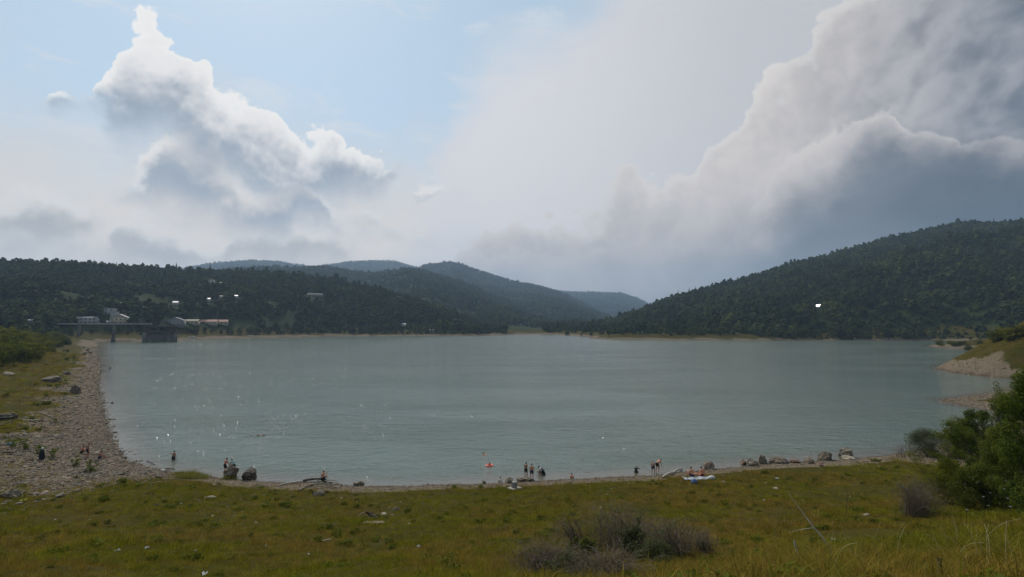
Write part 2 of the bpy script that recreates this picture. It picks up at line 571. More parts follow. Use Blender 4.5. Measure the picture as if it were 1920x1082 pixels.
def pbsdf(T, col, rough=0.8, normal=None, spec=0.3, **kw):
    b = T.n('ShaderNodeBsdfPrincipled')
    T.put(b.inputs['Base Color'], col)
    T.put(b.inputs['Roughness'], rough)
    b.inputs['Specular IOR Level'].default_value = spec
    if normal is not None:
        T.put(b.inputs['Normal'], normal)
    for k, v in kw.items():
        T.put(b.inputs[k.replace('_', ' ')], v)
    return b


def attr(T, name, kind='GEOMETRY'):
    a = T.n('ShaderNodeAttribute', attribute_name=name, attribute_type=kind)
    return a


def noisy_mat(name, c1, c2, scale=3.0, rough=0.85, bstr=0.4, bdist=0.02, c3=None, obj_var=0.0, spec=0.25, detail=5):
    """two or three tones mixed by noise in object space, with matching relief"""
    m, T = newmat(name)
    co = T.n('ShaderNodeTexCoord').outputs['Object']
    n = T.noise(co, scale, detail, 0.6)
    f = T.ss(n.outputs[0], 0.32, 0.68)
    col = T.mix(f, c1, c2)
    if c3:
        n2 = T.noise(co, scale * 0.37, 3, 0.5)
        col = T.mix(T.ss(n2.outputs[0], 0.5, 0.68), col, c3)
    if obj_var:
        rnd = T.n('ShaderNodeObjectInfo').outputs['Random']
        k = T.lin(rnd, 0, 1, 1 - obj_var, 1 + obj_var)
        cc = T.n('ShaderNodeCombineXYZ')
        for i in range(3):
            T.put(cc.inputs[i], k)
        col = T.mix(1.0, col, cc.outputs[0], 'MULTIPLY')
    nb = T.noise(co, scale * 3, detail, 0.6)
    b = pbsdf(T, col, rough, bump(T, nb.outputs[0], bstr, bdist), spec)
    finish(T, b.outputs[0])
    return m


# ------------------------------------------------------------------ ground sheet
def ground_material():
    m, T = newmat('ground_cover')
    geo = T.n('ShaderNodeNewGeometry')
    P = geo.outputs['Position']
    beach, forest = attr(T, 'beach').outputs['Fac'], attr(T, 'forest').outputs['Fac']
    wet = attr(T, 'wet').outputs['Fac']
    n1 = T.noise(P, 0.16, 5, 0.6).outputs[0]
    n2 = T.noise(P, 1.3, 5, 0.65).outputs[0]
    n3 = T.noise(P, 9.0, 4, 0.7).outputs[0]
    # grass thatch
    g = T.mix(T.ss(n1, 0.36, 0.64), (0.038, 0.035, 0.005), (0.056, 0.042, 0.008))
    g = T.mix(T.m('MULTIPLY', T.ss(n2, 0.48, 0.72), 0.6), g, (0.050, 0.038, 0.009))
    g = T.mix(T.m('MULTIPLY', T.ss(n3, 0.45, 0.75), 0.55), g, (0.028, 0.030, 0.007))
    # gravel
    v = T.voro(P, 3.2, 1.0, 0.5, 'F1')
    k = T.mix(T.ss(n2, 0.35, 0.7), (0.098, 0.072, 0.042), (0.145, 0.108, 0.068))
    k = T.mix(T.m('MULTIPLY', T.ss(v.outputs['Distance'], 0.25, 0.7), 0.6), k, (0.06, 0.047, 0.036))
    kr = T.n('ShaderNodeSeparateColor')
    T.put(kr.inputs[0], v.outputs['Color'])
    k = T.mix(T.m('MULTIPLY', kr.outputs[0], 0.45), k, (0.22, 0.175, 0.125))
    k = T.mix(T.ss(wet, 0.0, 1.0), k, T.mix(1.0, k, (0.5, 0.48, 0.45), 'MULTIPLY'))
    fo = T.mix(T.ss(T.noise(P, 0.03, 5, 0.6).outputs[0], 0.35, 0.65), (0.016, 0.024, 0.008), (0.028, 0.038, 0.011))
    bm = T.ss(T.m('ADD', beach, T.m('MULTIPLY', T.m('SUBTRACT', n2, 0.5), 0.9)), 0.35, 0.65)
    col = T.mix(bm, g, k)
    col = T.mix(T.ss(T.m('ADD', forest, T.m('MULTIPLY', T.m('SUBTRACT', n1, 0.5), 0.6)), 0.4, 0.6), col, fo)
    hgt = T.m('ADD', T.m('MULTIPLY', n3, 0.6), T.m('MULTIPLY', T.m('SUBTRACT', 1.0, v.outputs['Distance']), bm))
    b = pbsdf(T, col, 0.95, bump(T, hgt, 0.8, 0.10), 0.03)
    finish(T, b.outputs[0])
    return m


def build_ground():
    rows = [0.0, 0.8, 1.6]
    while rows[-1] < 6800:
        rows.append(rows[-1] * (1.017 if rows[-1] < 1500 else 1.026))
    rows = np.array(rows[1:])
    azf = np.linspace(-58, 58, 470)
    azb = np.linspace(58, 302, 74)[1:-1]
    az = np.radians(np.concatenate([azf, azb]))
    A, RR = np.meshgrid(az, rows)
    x, y = (np.sin(A) * RR).ravel(), (np.cos(A) * RR).ravel()
    z = np.empty_like(x)
    s = np.empty_like(x)
    for i in range(0, len(x), 60000):
        z[i:i + 60000], s[i:i + 60000], _ = ground_parts(x[i:i + 60000], y[i:i + 60000])
    nr, na = A.shape
    i = np.arange(nr - 1)[:, None] * na
    j = np.arange(na)[None, :]
    j2 = (j + 1) % na
    q = np.stack([(i + j), (i + j2), (i + na + j2), (i + na + j)], -1).reshape(-1, 4)
    c = len(x)
    verts = np.concatenate([np.stack([x, y, z], 1), [[0, 0, gz(0.01, 0.01)]]])
    # middle fan closed with degenerate-free quads: pair the first ring
    me = mesh_np('ground', verts, q, ground_material(), True)
    r = np.hypot(x, y)
    bw = beach_width(x, y)
    beach = np.clip(1 - (s - bw) / np.maximum(bw * 0.5, 1.0), 0, 1)
    beach = np.where(r > 4000, 0, beach)
    forest = sst(s, 20, 60) * sst(r, 430, 560)
    fattr(me, 'beach', np.append(beach, 0))
    fattr(me, 'forest', np.append(forest, 0))
    fattr(me, 'wet', np.append(np.clip(1 - s / 0.8, 0, 1), 0))
    return tag(obj('ground', me), 'grassy slope and stony banks round the lake with wooded hills', None, None, 'structure')


def water_material():
    m, T = newmat('lake_water')
    geo = T.n('ShaderNodeNewGeometry')
    P = geo.outputs['Position']
    sh = attr(T, 'shallow').outputs['Fac']
    dist = T.vm('LENGTH', P)
    a = T.noise(T.vm('MULTIPLY', P, (1.0, 1.25, 1.0)), 1.5, 4, 0.62, dist=0.25).outputs[0]
    a2 = T.noise(T.vm('MULTIPLY', P, (0.55, 1.3, 1.0)), 5.5, 2, 0.55).outputs[0]
    b_ = T.noise(T.vm('MULTIPLY', P, (0.30, 1.0, 1.0)), 0.045, 4, 0.6).outputs[0]
    patch = T.ss(b_, 0.38, 0.66)
    a0 = T.noise(T.vm('MULTIPLY', P, (0.30, 0.55, 1.0)), 1.0, 3, 0.55, dist=0.4).outputs[0]
    h = T.m('ADD', T.m('MULTIPLY', a, 0.26), T.m('MULTIPLY', a2, 0.075))
    h = T.m('ADD', h, T.m('MULTIPLY', a0, 0.55))
    gain = T.m('MULTIPLY', T.lin(patch, 0, 1, 0.55, 1.15), T.ss(sh, 1.0, 0.2, 0.35, 1.0))
    gain = T.m('MULTIPLY', gain, T.ss(dist, 80.0, 450.0, 1.0, 1.1))
    bn = T.n('ShaderNodeBump')
    T.put(bn.inputs['Strength'], gain)
    bn.inputs['Distance'].default_value = 0.55
    T.put(bn.inputs['Height'], h)
    deep = T.mix(T.m('MULTIPLY', patch, 0.5), (0.082, 0.114, 0.092), (0.092, 0.122, 0.099))
    col = T.mix(T.ss(sh, 0.05, 1.0), deep, (0.088, 0.080, 0.058))
    b = pbsdf(T, col, T.ss(dist, 60.0, 500.0, 0.035, 0.12), bn.outputs[0], 0.75)
    b.inputs['IOR'].default_value = 1.333
    finish(T, b.outputs[0])
    return m


def build_water():
    rows = [30.0]
    while rows[-1] < 1500:
        rows.append(rows[-1] * 1.03)
    az = np.radians(np.linspace(-60, 60, 300))
    A, RR = np.meshgrid(az, np.array(rows))
    x, y = (np.sin(A) * RR).ravel(), (np.cos(A) * RR).ravel()
    nr, na = A.shape
    i = np.arange(nr - 1)[:, None] * na
    j = np.arange(na - 1)[None, :]
    q = np.stack([i + j, i + j + 1, i + na + j + 1, i + na + j], -1).reshape(-1, 4)
    s = lake_dist(x, y)
    # keep only faces that touch the lake
    keep = (s[q] < 6 + 0.03 * np.hypot(x, y)[q]).any(1)
    me = mesh_np('lake_water', np.stack([x, y, np.zeros_like(x)], 1), q[keep], water_material(), True)
    fattr(me, 'shallow', np.clip(1 + s / (5.0 + 0.01 * np.hypot(x, y)), 0, 1))
    return tag(obj('water', me), 'grey green rippled water of the reservoir', None, None, 'structure')


def build_ripples():
    """small steep wavelets standing on the near water; those that happen to face the sun glint"""
    rng = np.random.default_rng(17)
    n = 90000
    az = np.radians(rng.uniform(-52, 52, n))
    r = np.sqrt(rng.uniform(52 ** 2, 210 ** 2, n))
    x, y = np.sin(az) * r, np.cos(az) * r
    ok = (lake_dist(x, y) < -2.5) & (fbm(x / 25.0, y / 12.0, 71, 3) + rng.normal(size=n) * 0.15 > -0.05)
    x, y = x[ok], y[ok]
    n = len(x)
    nr = np.stack([rng.normal(size=n) * 0.17, rng.normal(size=n) * 0.21, np.ones(n)], 1)
    nr /= np.linalg.norm(nr, axis=1)[:, None]
    u = np.cross(nr, np.tile([0.0, 1.0, 0.0], (n, 1)))
    u /= np.linalg.norm(u, axis=1)[:, None]
    v = np.cross(nr, u)
    a, b = rng.uniform(0.03, 0.075, n)[:, None], rng.uniform(0.025, 0.05, n)[:, None]
    c = np.stack([x, y, np.full(n, 0.010)], 1)
    vs = np.stack([c - u * a, c - v * b, c + u * a, c + v * b], 1).reshape(-1, 3)
    m, T = newmat('wavelet_water')
    P = T.n('ShaderNodeNewGeometry').outputs['Position']
    col = T.mix(T.noise(P, 0.5, 2).outputs[0], (0.080, 0.112, 0.090), (0.092, 0.122, 0.099))
    bs = pbsdf(T, col, 0.17, None, 0.6)
    bs.inputs['IOR'].default_value = 1.333
    finish(T, bs.outputs[0])
    tag(obj('water_ripples', mesh_np('water_ripples', vs, np.arange(4 * n).reshape(-1, 4), m)), 'small choppy wavelets glinting on the water', None, None, 'stuff')


build_ground()
build_water()
# ------------------------------------------------------------------ scattering (only for what nobody could count)
HIDDEN = {}


def proto_set(name, meshes):
    c = bpy.data.collections.new(name)
    for i, me in enumerate(meshes):
        c.objects.link(bpy.data.objects.new('%s_%02d' % (name, i), me))
    HIDDEN[name] = c
    return c


def scatter(name, coll, pts, rot, scl, idx, label):
    n = len(pts)
    me = bpy.data.meshes.new(name)
    me.vertices.add(n)
    me.vertices.foreach_set('co', np.asarray(pts, np.float32).ravel())
    for nm, v in (('rot', rot), ('scl', scl)):
        a = me.attributes.new(nm, 'FLOAT_VECTOR', 'POINT')
        a.data.foreach_set('vector', np.asarray(v, np.float32).ravel())
    a = me.attributes.new('idx', 'INT', 'POINT')
    a.data.foreach_set('value', np.asarray(idx, np.int32))
    o = obj(name, me)
    g = bpy.data.node_groups.new(name, 'GeometryNodeTree')
    g.interface.new_socket('Geometry', in_out='INPUT', socket_type='NodeSocketGeometry')
    g.interface.new_socket('Geometry', in_out='OUTPUT', socket_type='NodeSocketGeometry')
    N, L = g.nodes, g.links
    gi, go = N.new('NodeGroupInput'), N.new('NodeGroupOutput')
    ci = N.new('GeometryNodeCollectionInfo')
    ci.inputs['Collection'].default_value = coll
    ci.inputs['Separate Children'].default_value = True
    ci.inputs['Reset Children'].default_value = True
    ip = N.new('GeometryNodeInstanceOnPoints')
    ip.inputs['Pick Instance'].default_value = True

    def na(nm, dt):
        q = N.new('GeometryNodeInputNamedAttribute')
        q.data_type = dt
        q.inputs['Name'].default_value = nm
        return q.outputs['Attribute']
    e2r = N.new('FunctionNodeEulerToRotation')
    L.new(na('rot', 'FLOAT_VECTOR'), e2r.inputs[0])
    L.new(gi.outputs[0], ip.inputs['Points'])
    L.new(ci.outputs[0], ip.inputs['Instance'])
    L.new(na('idx', 'INT'), ip.inputs['Instance Index'])
    L.new(e2r.outputs[0], ip.inputs['Rotation'])
    L.new(na('scl', 'FLOAT_VECTOR'), ip.inputs['Scale'])
    L.new(ip.outputs[0], go.inputs[0])
    md = o.modifiers.new('scatter', 'NODES')
    md.node_group = g
    return tag(o, label, None, None, 'stuff')


# ------------------------------------------------------------------ foliage
def leaf_mat(name, c1, c2, c3=None, trans=0.35, scale=0.5, var=0.35, stand=None):
    m, T = newmat(name)
    geo = T.n('ShaderNodeNewGeometry')
    info = T.n('ShaderNodeObjectInfo')
    co = T.n('ShaderNodeTexCoord').outputs['Object']
    n = T.noise(co, scale, 3, 0.6).outputs[0]
    f = T.ss(T.m('ADD', n, T.m('MULTIPLY', T.m('SUBTRACT', geo.outputs['Random Per Island'], 0.5), 0.5)), 0.3, 0.7)
    col = T.mix(f, c1, c2)
    if c3:
        col = T.mix(T.ss(info.outputs['Random'], 0.45, 1.0), col, c3)
    if stand:                                           # stands of lighter or darker kinds of tree over the hillside
        big = T.noise(geo.outputs['Position'], 0.013, 5, 0.65).outputs[0]
        col = T.mix(T.m('MULTIPLY', T.ss(big, 0.50, 0.66), 0.8), col, stand)
        col = T.mix(T.m('MULTIPLY', T.ss(big, 0.46, 0.34), 0.5), col, (0.014, 0.026, 0.010))
    k = T.lin(T.m('FRACT', T.m('MULTIPLY', info.outputs['Random'], 7.31)), 0, 1, 1 - var, 1 + var)
    cc = T.n('ShaderNodeCombineXYZ')
    for i in range(3):
        T.put(cc.inputs[i], k)
    col = T.mix(1.0, col, cc.outputs[0], 'MULTIPLY')
    b = pbsdf(T, col, 0.8, None, 0.06)
    tr = T.n('ShaderNodeBsdfTranslucent')
    T.put(tr.inputs[0], T.mix(1.0, col, (1.15, 1.2, 0.75), 'MULTIPLY'))
    mx = T.n('ShaderNodeMixShader')
    mx.inputs[0].default_value = trans
    T.t.links.new(b.outputs[0], mx.inputs[1])
    T.t.links.new(tr.outputs[0], mx.inputs[2])
    finish(T, mx.outputs[0])
    return m


def leaf_cloud(rng, centres, radii, n, size, squash=1.0, up=0.4, aspect=0.55):
    """n leaf-shaped quads spread over a set of clump ellipsoids -> verts, faces"""
    k = len(centres)
    C = np.asarray(centres)
    Rr = np.asarray(radii)
    w_ = Rr ** 2 / (Rr ** 2).sum()
    w_ = np.broadcast_to(w_, (k,)) if w_.ndim == 1 else w_.mean(1)
    ci = rng.choice(k, n, p=w_ / w_.sum())
    d = rng.normal(size=(n, 3))
    d /= np.linalg.norm(d, axis=1)[:, None]
    rad = Rr[ci] * (0.55 + 0.5 * rng.random(n) ** 0.6)
    p = C[ci] + d * rad[:, None] * np.array([1, 1, squash])
    nrm = d + rng.normal(size=(n, 3)) * 0.55 + np.array([0, 0, up])
    nrm /= np.linalg.norm(nrm, axis=1)[:, None]
    t = np.cross(nrm, rng.normal(size=(n, 3)))
    t /= np.linalg.norm(t, axis=1)[:, None] + 1e-9
    b = np.cross(nrm, t)
    sz = size * (0.6 + 0.8 * rng.random(n))
    t, b = t * sz[:, None], b * (sz * aspect)[:, None]
    v = np.stack([p - t, p - b * 0.9 + nrm * (sz * 0.12)[:, None], p + t, p + b * 0.9 + nrm * (sz * 0.12)[:, None]], 1).reshape(-1, 3)
    f = np.arange(4 * n).reshape(-1, 4)
    return v, f


def tube_np(path, radii, seg=5):
    """one tapered tube -> verts, quads (ends closed to a point by small radius)"""
    P = np.asarray(path, float)
    n = len(P)
    tan = np.gradient(P, axis=0)
    tan /= np.linalg.norm(tan, axis=1)[:, None] + 1e-9
    ref = np.array([0.31, 0.17, 0.93]) if abs(tan[0][2]) < 0.9 else np.array([1.0, 0.2, 0.1])
    u = np.cross(tan, ref)
    u /= np.linalg.norm(u, axis=1)[:, None] + 1e-9
    v = np.cross(tan, u)
    a = np.linspace(0, 2 * np.pi, seg, endpoint=False)
    ring = np.cos(a)[None, :, None] * u[:, None, :] + np.sin(a)[None, :, None] * v[:, None, :]
    vs = P[:, None, :] + ring * np.asarray(radii, float)[:, None, None]
    i = np.arange(n - 1)[:, None] * seg
    j = np.arange(seg)[None, :]
    j2 = (j + 1) % seg
    f = np.stack([i + j, i + j2, i + seg + j2, i + seg + j], -1).reshape(-1, 4)
    return vs.reshape(-1, 3), f


def join_np(parts):
    vs, fs, k = [], [], 0
    for v, f in parts:
        vs.append(v)
        fs.append(f + k)
        k += len(v)
    return np.concatenate(vs), np.concatenate(fs)


def blob_np(rng, c, r, sq=0.85, seg=7, rings=5, rough=0.25):
    """a lumpy closed lump of quads used as the dark inside of a distant crown"""
    th = np.linspace(0.15, np.pi - 0.15, rings)
    ph = np.linspace(0, 2 * np.pi, seg, endpoint=False)
    v = []
    for t in th:
        for p in ph:
            q = r * (1 + rough * (rng.random() - 0.5) * 2)
            v.append((c[0] + q * math.sin(t) * math.cos(p), c[1] + q * math.sin(t) * math.sin(p), c[2] + q * math.cos(t) * sq))
    i = np.arange(rings - 1)[:, None] * seg
    j = np.arange(seg)[None, :]
    j2 = (j + 1) % seg
    f = np.stack([i + j, i + seg + j, i + seg + j2, i + j2], -1).reshape(-1, 4)
    return np.array(v), f


def crown_layout(rng, h, w, n, low=0.3):
    c, r = [], []
    for _ in range(n):
        u = rng.random()
        zz = h * (low + (0.92 - low) * u)
        wid = w * math.sin(math.pi * min(0.95, 0.22 + 0.72 * u)) ** 0.8
        a = rng.random() * 6.283
        q = wid * math.sqrt(rng.random()) * 0.72
        c.append((q * math.cos(a), q * math.sin(a), zz))
        r.append(w * (0.28 + 0.26 * rng.random()))
    return c, r


FOREST = leaf_mat('forest_leaves', (0.020, 0.033, 0.009), (0.038, 0.052, 0.012), (0.050, 0.062, 0.013), 0.25, 0.25, 0.34, (0.082, 0.096, 0.020))


def far_tree(seed, h=11.0, w=4.6, n=150, size=0.7):
    rng = np.random.default_rng(seed)
    c, r = crown_layout(rng, h, w, 9, 0.22)
    parts = [blob_np(rng, cc, rr * 0.92) for cc, rr in zip(c, r)]
    parts.append(leaf_cloud(rng, c, r, n, size, 0.9, 0.5, 0.7))
    v, f = join_np(parts)
    return mesh_np('far_tree', v, f, FOREST)


def far_conifer(seed, h=15.0, w=2.6):
    rng = np.random.default_rng(seed)
    c, r = [], []
    for k in range(11):
        u = k / 10
        c.append(((rng.random() - .5) * .5, (rng.random() - .5) * .5, h * (0.12 + 0.86 * u)))
        r.append(w * (1.05 - u) * (0.8 + 0.4 * rng.random()) + 0.2)
    parts = [blob_np(rng, cc, rr * 0.7) for cc, rr in zip(c, r)]
    parts.append(leaf_cloud(rng, c, r, 170, 0.6, 0.9, 0.2, 0.6))
    v, f = join_np(parts)
    return mesh_np('far_conifer', v, f, FOREST)


TREES = proto_set('forest_trees', [far_tree(1), far_tree(2, 12, 5.2), far_tree(3, 9, 4.6), far_tree(4, 13, 4.4), far_tree(5, 8, 3.8), far_conifer(6), far_conifer(7, 17, 2.9)])
CLEAR = []          # (az centre, half width in degrees, r from, r to): open ground that houses and meadows need


def clear_px(px0, px1, r0, r1):
    a0, a1 = (float(azel(p, HOR)[0]) for p in (px0, px1))
    CLEAR.append(((a0 + a1) / 2, abs(a1 - a0) / 2, r0, r1))


def build_forest():
    rng = np.random.default_rng(11)
    P, S, I = [], [], []

    def layer(px0, px1, r0, r1, spacing, sc, conif):
        a0, a1 = (math.radians(float(azel(p, HOR)[0])) for p in (px0, px1))
        area = 0.5 * (a1 - a0) * (r1 * r1 - r0 * r0)
        n = int(area / spacing ** 2)
        az = a0 + (a1 - a0) * rng.random(n)
        r = np.sqrt(r0 * r0 + (r1 * r1 - r0 * r0) * rng.random(n))
        x, y = np.sin(az) * r, np.cos(az) * r
        z, s, _ = ground_parts(x, y)
        dense = fbm(x / 90.0, y / 90.0, 77, 3)
        mn = np.interp(np.degrees(az), [-50, -36, -24, -5, 2, 8, 25, 27, 50], [34, 34, 22, 8, 8, 22, 24, 4, 4])
        azd0 = np.degrees(az)
        ok = (s > mn * (0.8 + 0.6 * rng.random(n))) & ((dense > -0.42) | (azd0 > 5))
        azd = np.degrees(az)
        for ac, hw, ra, rb in CLEAR:
            ok &= ~((np.abs(azd - ac) < hw) & (r > ra) & (r < rb))
        x, y, z, s = x[ok], y[ok], z[ok], s[ok]
        k = len(x)
        low = sst(s, 5, 70)
        scale = sc * (0.45 + 0.85 * rng.random(k) ** 1.6) * (0.62 + 0.38 * low) * (1 + 0.5 * np.clip(dense[ok], -0.5, 0.5))
        P.append(np.stack([x, y, z - 0.6], 1))
        S.append(np.stack([scale * (0.9 + .25 * rng.random(k)), scale * (0.9 + .25 * rng.random(k)), scale * (0.85 + .3 * rng.random(k))], 1))
        cn = (rng.random(k) < conif * (dense[ok] > 0.05))
        I.append(np.where(cn, 5 + rng.integers(0, 2, k), rng.integers(0, 5, k)))
    layer(-160, 950, 480, 1200, 5.2, 0.82, 0.06)
    layer(1020, 2080, 560, 1000, 5.2, 0.82, 0.04)
    layer(1020, 2080, 1000, 1750, 6.4, 0.9, 0.05)
    layer(300, 1120, 1100, 2750, 10.5, 1.15, 0.1)
    layer(600, 1210, 2000, 3950, 13.0, 1.15, 0.1)
    layer(230, 900, 4000, 5350, 15.0, 1.1, 0.1)
    layer(880, 1300, 4000, 5350, 15.0, 1.1, 0.1)
    P, S, I = np.concatenate(P), np.concatenate(S), np.concatenate(I)
    n = len(P)
    rot = np.zeros((n, 3))
    rot[:, 2] = rng.random(n) * 6.283
    scatter('forest', TREES, P, rot, S, I, 'dense green woods covering the hills round the lake')
    print('forest', n)
# ------------------------------------------------------------------ stones
ROCK = noisy_mat('weathered_stone', (0.085, 0.066, 0.047), (0.170, 0.136, 0.100), 2.2, 0.92, 0.7, 0.05, (0.075, 0.070, 0.064), 0.30)
ROCK_PALE = noisy_mat('pale_stone', (0.17, 0.138, 0.100), (0.29, 0.245, 0.185), 3.0, 0.92, 0.6, 0.04, (0.17, 0.14, 0.11), 0.25)
ROCK_RED = noisy_mat('reddish_stone', (0.14, 0.085, 0.062), (0.21, 0.14, 0.10), 3.0, 0.92, 0.6, 0.04, (0.10, 0.075, 0.06), 0.25)


def rock_mesh(seed, mat, sub=2, cuts=7, sq=(1.0, 0.8, 0.62), name='stone'):
    rng = np.random.default_rng(seed)
    bm = bmesh.new()
    bmesh.ops.create_icosphere(bm, subdivisions=sub, radius=1.0)
    v = np.array([q.co[:] for q in bm.verts])
    for _ in range(cuts):
        n = rng.normal(size=3)
        n /= np.linalg.norm(n)
        d = 0.55 + 0.3 * rng.random()
        over = np.maximum(v @ n - d, 0)
        v = v - over[:, None] * n * 0.92
    v = v * (1 + 0.09 * rng.normal(size=(len(v), 1)))
    v = v * np.array(sq)
    v[:, 2] -= v[:, 2].min() * 0.62
    for q, c in zip(bm.verts, v):
        q.co = c
    me = bpy.data.meshes.new(name)
    bm.to_mesh(me)
    bm.free()
    me.materials.append(mat)
    return me


STONES = [rock_mesh(100 + i, (ROCK, ROCK, ROCK_PALE, ROCK_RED)[i % 4], 1, 6, (1.0, 0.75, 0.42)) for i in range(8)]
BOULDERS = [rock_mesh(200 + i, ROCK, 3, 9, (1.0, 0.85, 0.8), 'boulder') for i in range(6)]


def place_rock(me, name, p, width, hk, rz, tilt=0.0, sink=0.12):
    o = obj(name, me, None, (p.x, p.y, p.z - sink * width * hk))
    o.scale = (width / 2, width / 2, width / 2 * hk)
    o.rotation_euler = (tilt, tilt * 0.6, rz)
    return o


def boulder(px, py, wpx, hk, label, seed, mat=None):
    p = hit(px, py)
    t = p.y
    me = rock_mesh(seed, mat or ROCK, 3, 10, (1.0, 0.8, 0.85), 'boulder')
    o = place_rock(me, 'boulder', p, wpx * t / F_PX, hk, seed * 1.7)
    return tag(o, label, 'boulder')


def build_rocks():
    rng = np.random.default_rng(5)
    boulder(432, 893, 29, 1.3, 'tall pale brown boulder by the water with two bathers behind it', 11, noisy_mat('brown_boulder', (0.13, 0.10, 0.078), (0.24, 0.19, 0.15), 1.5, 0.9, 0.7, 0.06, (0.10, 0.085, 0.07)))
    boulder(468, 896, 36, 0.8, 'dark grey boulder lying close beside the tall brown boulder', 12)
    boulder(18, 933, 36, 0.85, 'broad dark boulder half sunk in grass near the stony beach', 13)
    boulder(113, 932, 18, 0.75, 'small grey boulder in grass beside the broad dark one', 14)
    boulder(142, 737, 20, 1.25, 'lone dark boulder on the stony beach below the shrubs', 15)
    boulder(1548, 862, 27, 1.25, 'big brown pointed boulder in the row of shore rocks', 16)
    boulder(1587, 855, 28, 1.05, 'pale rounded boulder beyond the pointed one on the shore', 17, ROCK_PALE)
    boulder(1592, 861, 25, 0.55, 'flat pale slab leaning against the rounded shore boulder', 18, ROCK_PALE)
    boulder(1429, 868, 24, 1.2, 'grey pyramid shaped rock between low shore stones', 19)
    boulder(1410, 873, 22, 0.95, 'rounded pale stone beside the grey pyramid shaped rock', 20, ROCK_PALE)
    boulder(1394, 870, 16, 0.9, 'reddish stone at the end of the shore rock row', 21, ROCK_RED)
    boulder(1461, 868, 34, 0.5, 'long low dark rock lying along the shore', 22)
    boulder(1517, 868, 24, 0.8, 'squat grey rock in front of the water among rubble', 23)
    boulder(1490, 867, 20, 0.7, 'reddish brown rock in the middle of the shore rubble', 24, ROCK_RED)
    boulder(1540, 874, 14, 0.9, 'small dark red stone at the foot of the pointed boulder', 25, ROCK_RED)
    boulder(1331, 878, 24, 0.95, 'brown boulder at the water behind the sunbathers', 26, noisy_mat('warm_brown_boulder', (0.17, 0.13, 0.095), (0.26, 0.20, 0.15), 1.5, 0.9, 0.7, 0.06))  # own warm brown tones, paler than the common weathered stone
    boulder(955, 904, 20, 0.75, 'grey wedge shaped rock at the water near the concrete block', 27)
    boulder(982, 900, 26, 0.42, 'long dark flat rock at the feet of the standing bathers', 28)
    boulder(907, 906, 9, 0.95, 'small dark round rock standing in the shallows', 29)
    boulder(994, 901, 16, 0.5, 'low grey rock under the bather in navy shorts', 30)
    boulder(597, 927, 26, 0.55, 'long grey flat rock in grass below the driftwood heap', 31)
    boulder(672, 909, 24, 0.5, 'low dark shore rock between the driftwood and the pebbles', 32)
    boulder(742, 958, 16, 0.8, 'grey stone beside the burnt out campfire', 33)
    boulder(720, 965, 14, 0.45, 'flat pale stone next to the burnt out campfire', 34, ROCK_PALE)
    boulder(395, 934, 24, 0.35, 'long flat tan stone lying in stony grass', 35, ROCK_PALE)
    boulder(294, 949, 9, 0.9, 'single dark stone in the open green grass', 36)
    boulder(1624, 966, 14, 0.5, 'pale flat stone in grass beside the dry thistle patch', 37, ROCK_PALE)
    boulder(1455, 917, 14, 0.4, 'flat brownish stone in grass above the dead white branch', 38, ROCK_PALE)
    boulder(1357, 894, 11, 0.5, 'small flat stone in grass beside the picnic blanket', 39)
    boulder(124, 703, 16, 0.8, 'dark rounded rock at the edge of the scrub bank', 40)
    boulder(98, 716, 34, 0.6, 'broad brown rock lying below the willow scrub', 41)
    boulder(14, 703, 26, 0.4, 'pale flat slab lying in the scrub above the beach', 42, ROCK_PALE)
    boulder(15, 786, 38, 0.55, 'long dark rock slab at the top of the stony beach', 43)
    boulder(210, 756, 4.5, 1.0, 'tiny dark rock standing in the lake off the beach', 44)
    boulder(206, 690.5, 4.5, 0.9, 'tiny black rock in the water beside the far beach', 45)
    # countable stones on the beaches and in the grass
    def strew(n, gen, wid, group, label, meshes, name='stone'):
        pts = gen(n * 3)
        z, sh, _ = ground_parts(pts[:, 0], pts[:, 1])
        pts = pts[sh > 0.15][:n]
        for x, y, zz in pts:
            wd = wid(rng) * (0.75 + 0.25 * math.hypot(x, y) / 60.0)
            o = place_rock(meshes[int(rng.integers(len(meshes)))], name, Vector((x, y, zz)), wd, 0.7 + 0.7 * rng.random(), rng.random() * 6.3, rng.normal() * 0.12)
            tag(o, label, 'stone', group)

    def from_px(x0, x1, y0, y1):
        return lambda n: hits(x0 + (x1 - x0) * rng.random(n), y0 + (y1 - y0) * rng.random(n))
    strew(95, from_px(0, 225, 720, 888), lambda r: 0.28 + 0.5 * r.random() ** 2, 'loose stones on the wide stony beach', 'loose brown stone lying on the wide stony beach', STONES)
    strew(46, from_px(380, 760, 900, 985), lambda r: 0.16 + 0.30 * r.random() ** 2, 'pale stones in the trampled grass by the campfire', 'small pale stone in thin grass round the campfire', [STONES[2], STONES[6], STONES[0]])
    strew(50, from_px(640, 1370, 893, 909), lambda r: 0.18 + 0.36 * r.random() ** 2, 'shore stones below the grass', 'small stone at the waterline below the grass slope', STONES)
    strew(46, from_px(1380, 1660, 856, 876), lambda r: 0.22 + 0.42 * r.random() ** 2, 'rubble between the shore boulders', 'broken stone in the rubble between the shore boulders', STONES)
    strew(40, from_px(1080, 1640, 895, 990), lambda r: 0.10 + 0.18 * r.random() ** 2, 'scattered stones on the grass slope', 'small pale stone scattered on the open grass slope', [STONES[2], STONES[6]])
    strew(34, from_px(1400, 1580, 1028, 1080), lambda r: 0.10 + 0.22 * r.random() ** 2, 'rubble at the foot of the dead branch', 'broken tan stone in the rubble below the dead branch', [STONES[2], STONES[3], STONES[6], STONES[7]])
    strew(14, from_px(0, 380, 905, 1060), lambda r: 0.10 + 0.16 * r.random() ** 2, 'sparse stones in the thick grass', 'small stone nearly buried in thick green grass', [STONES[2], STONES[4], STONES[6]])


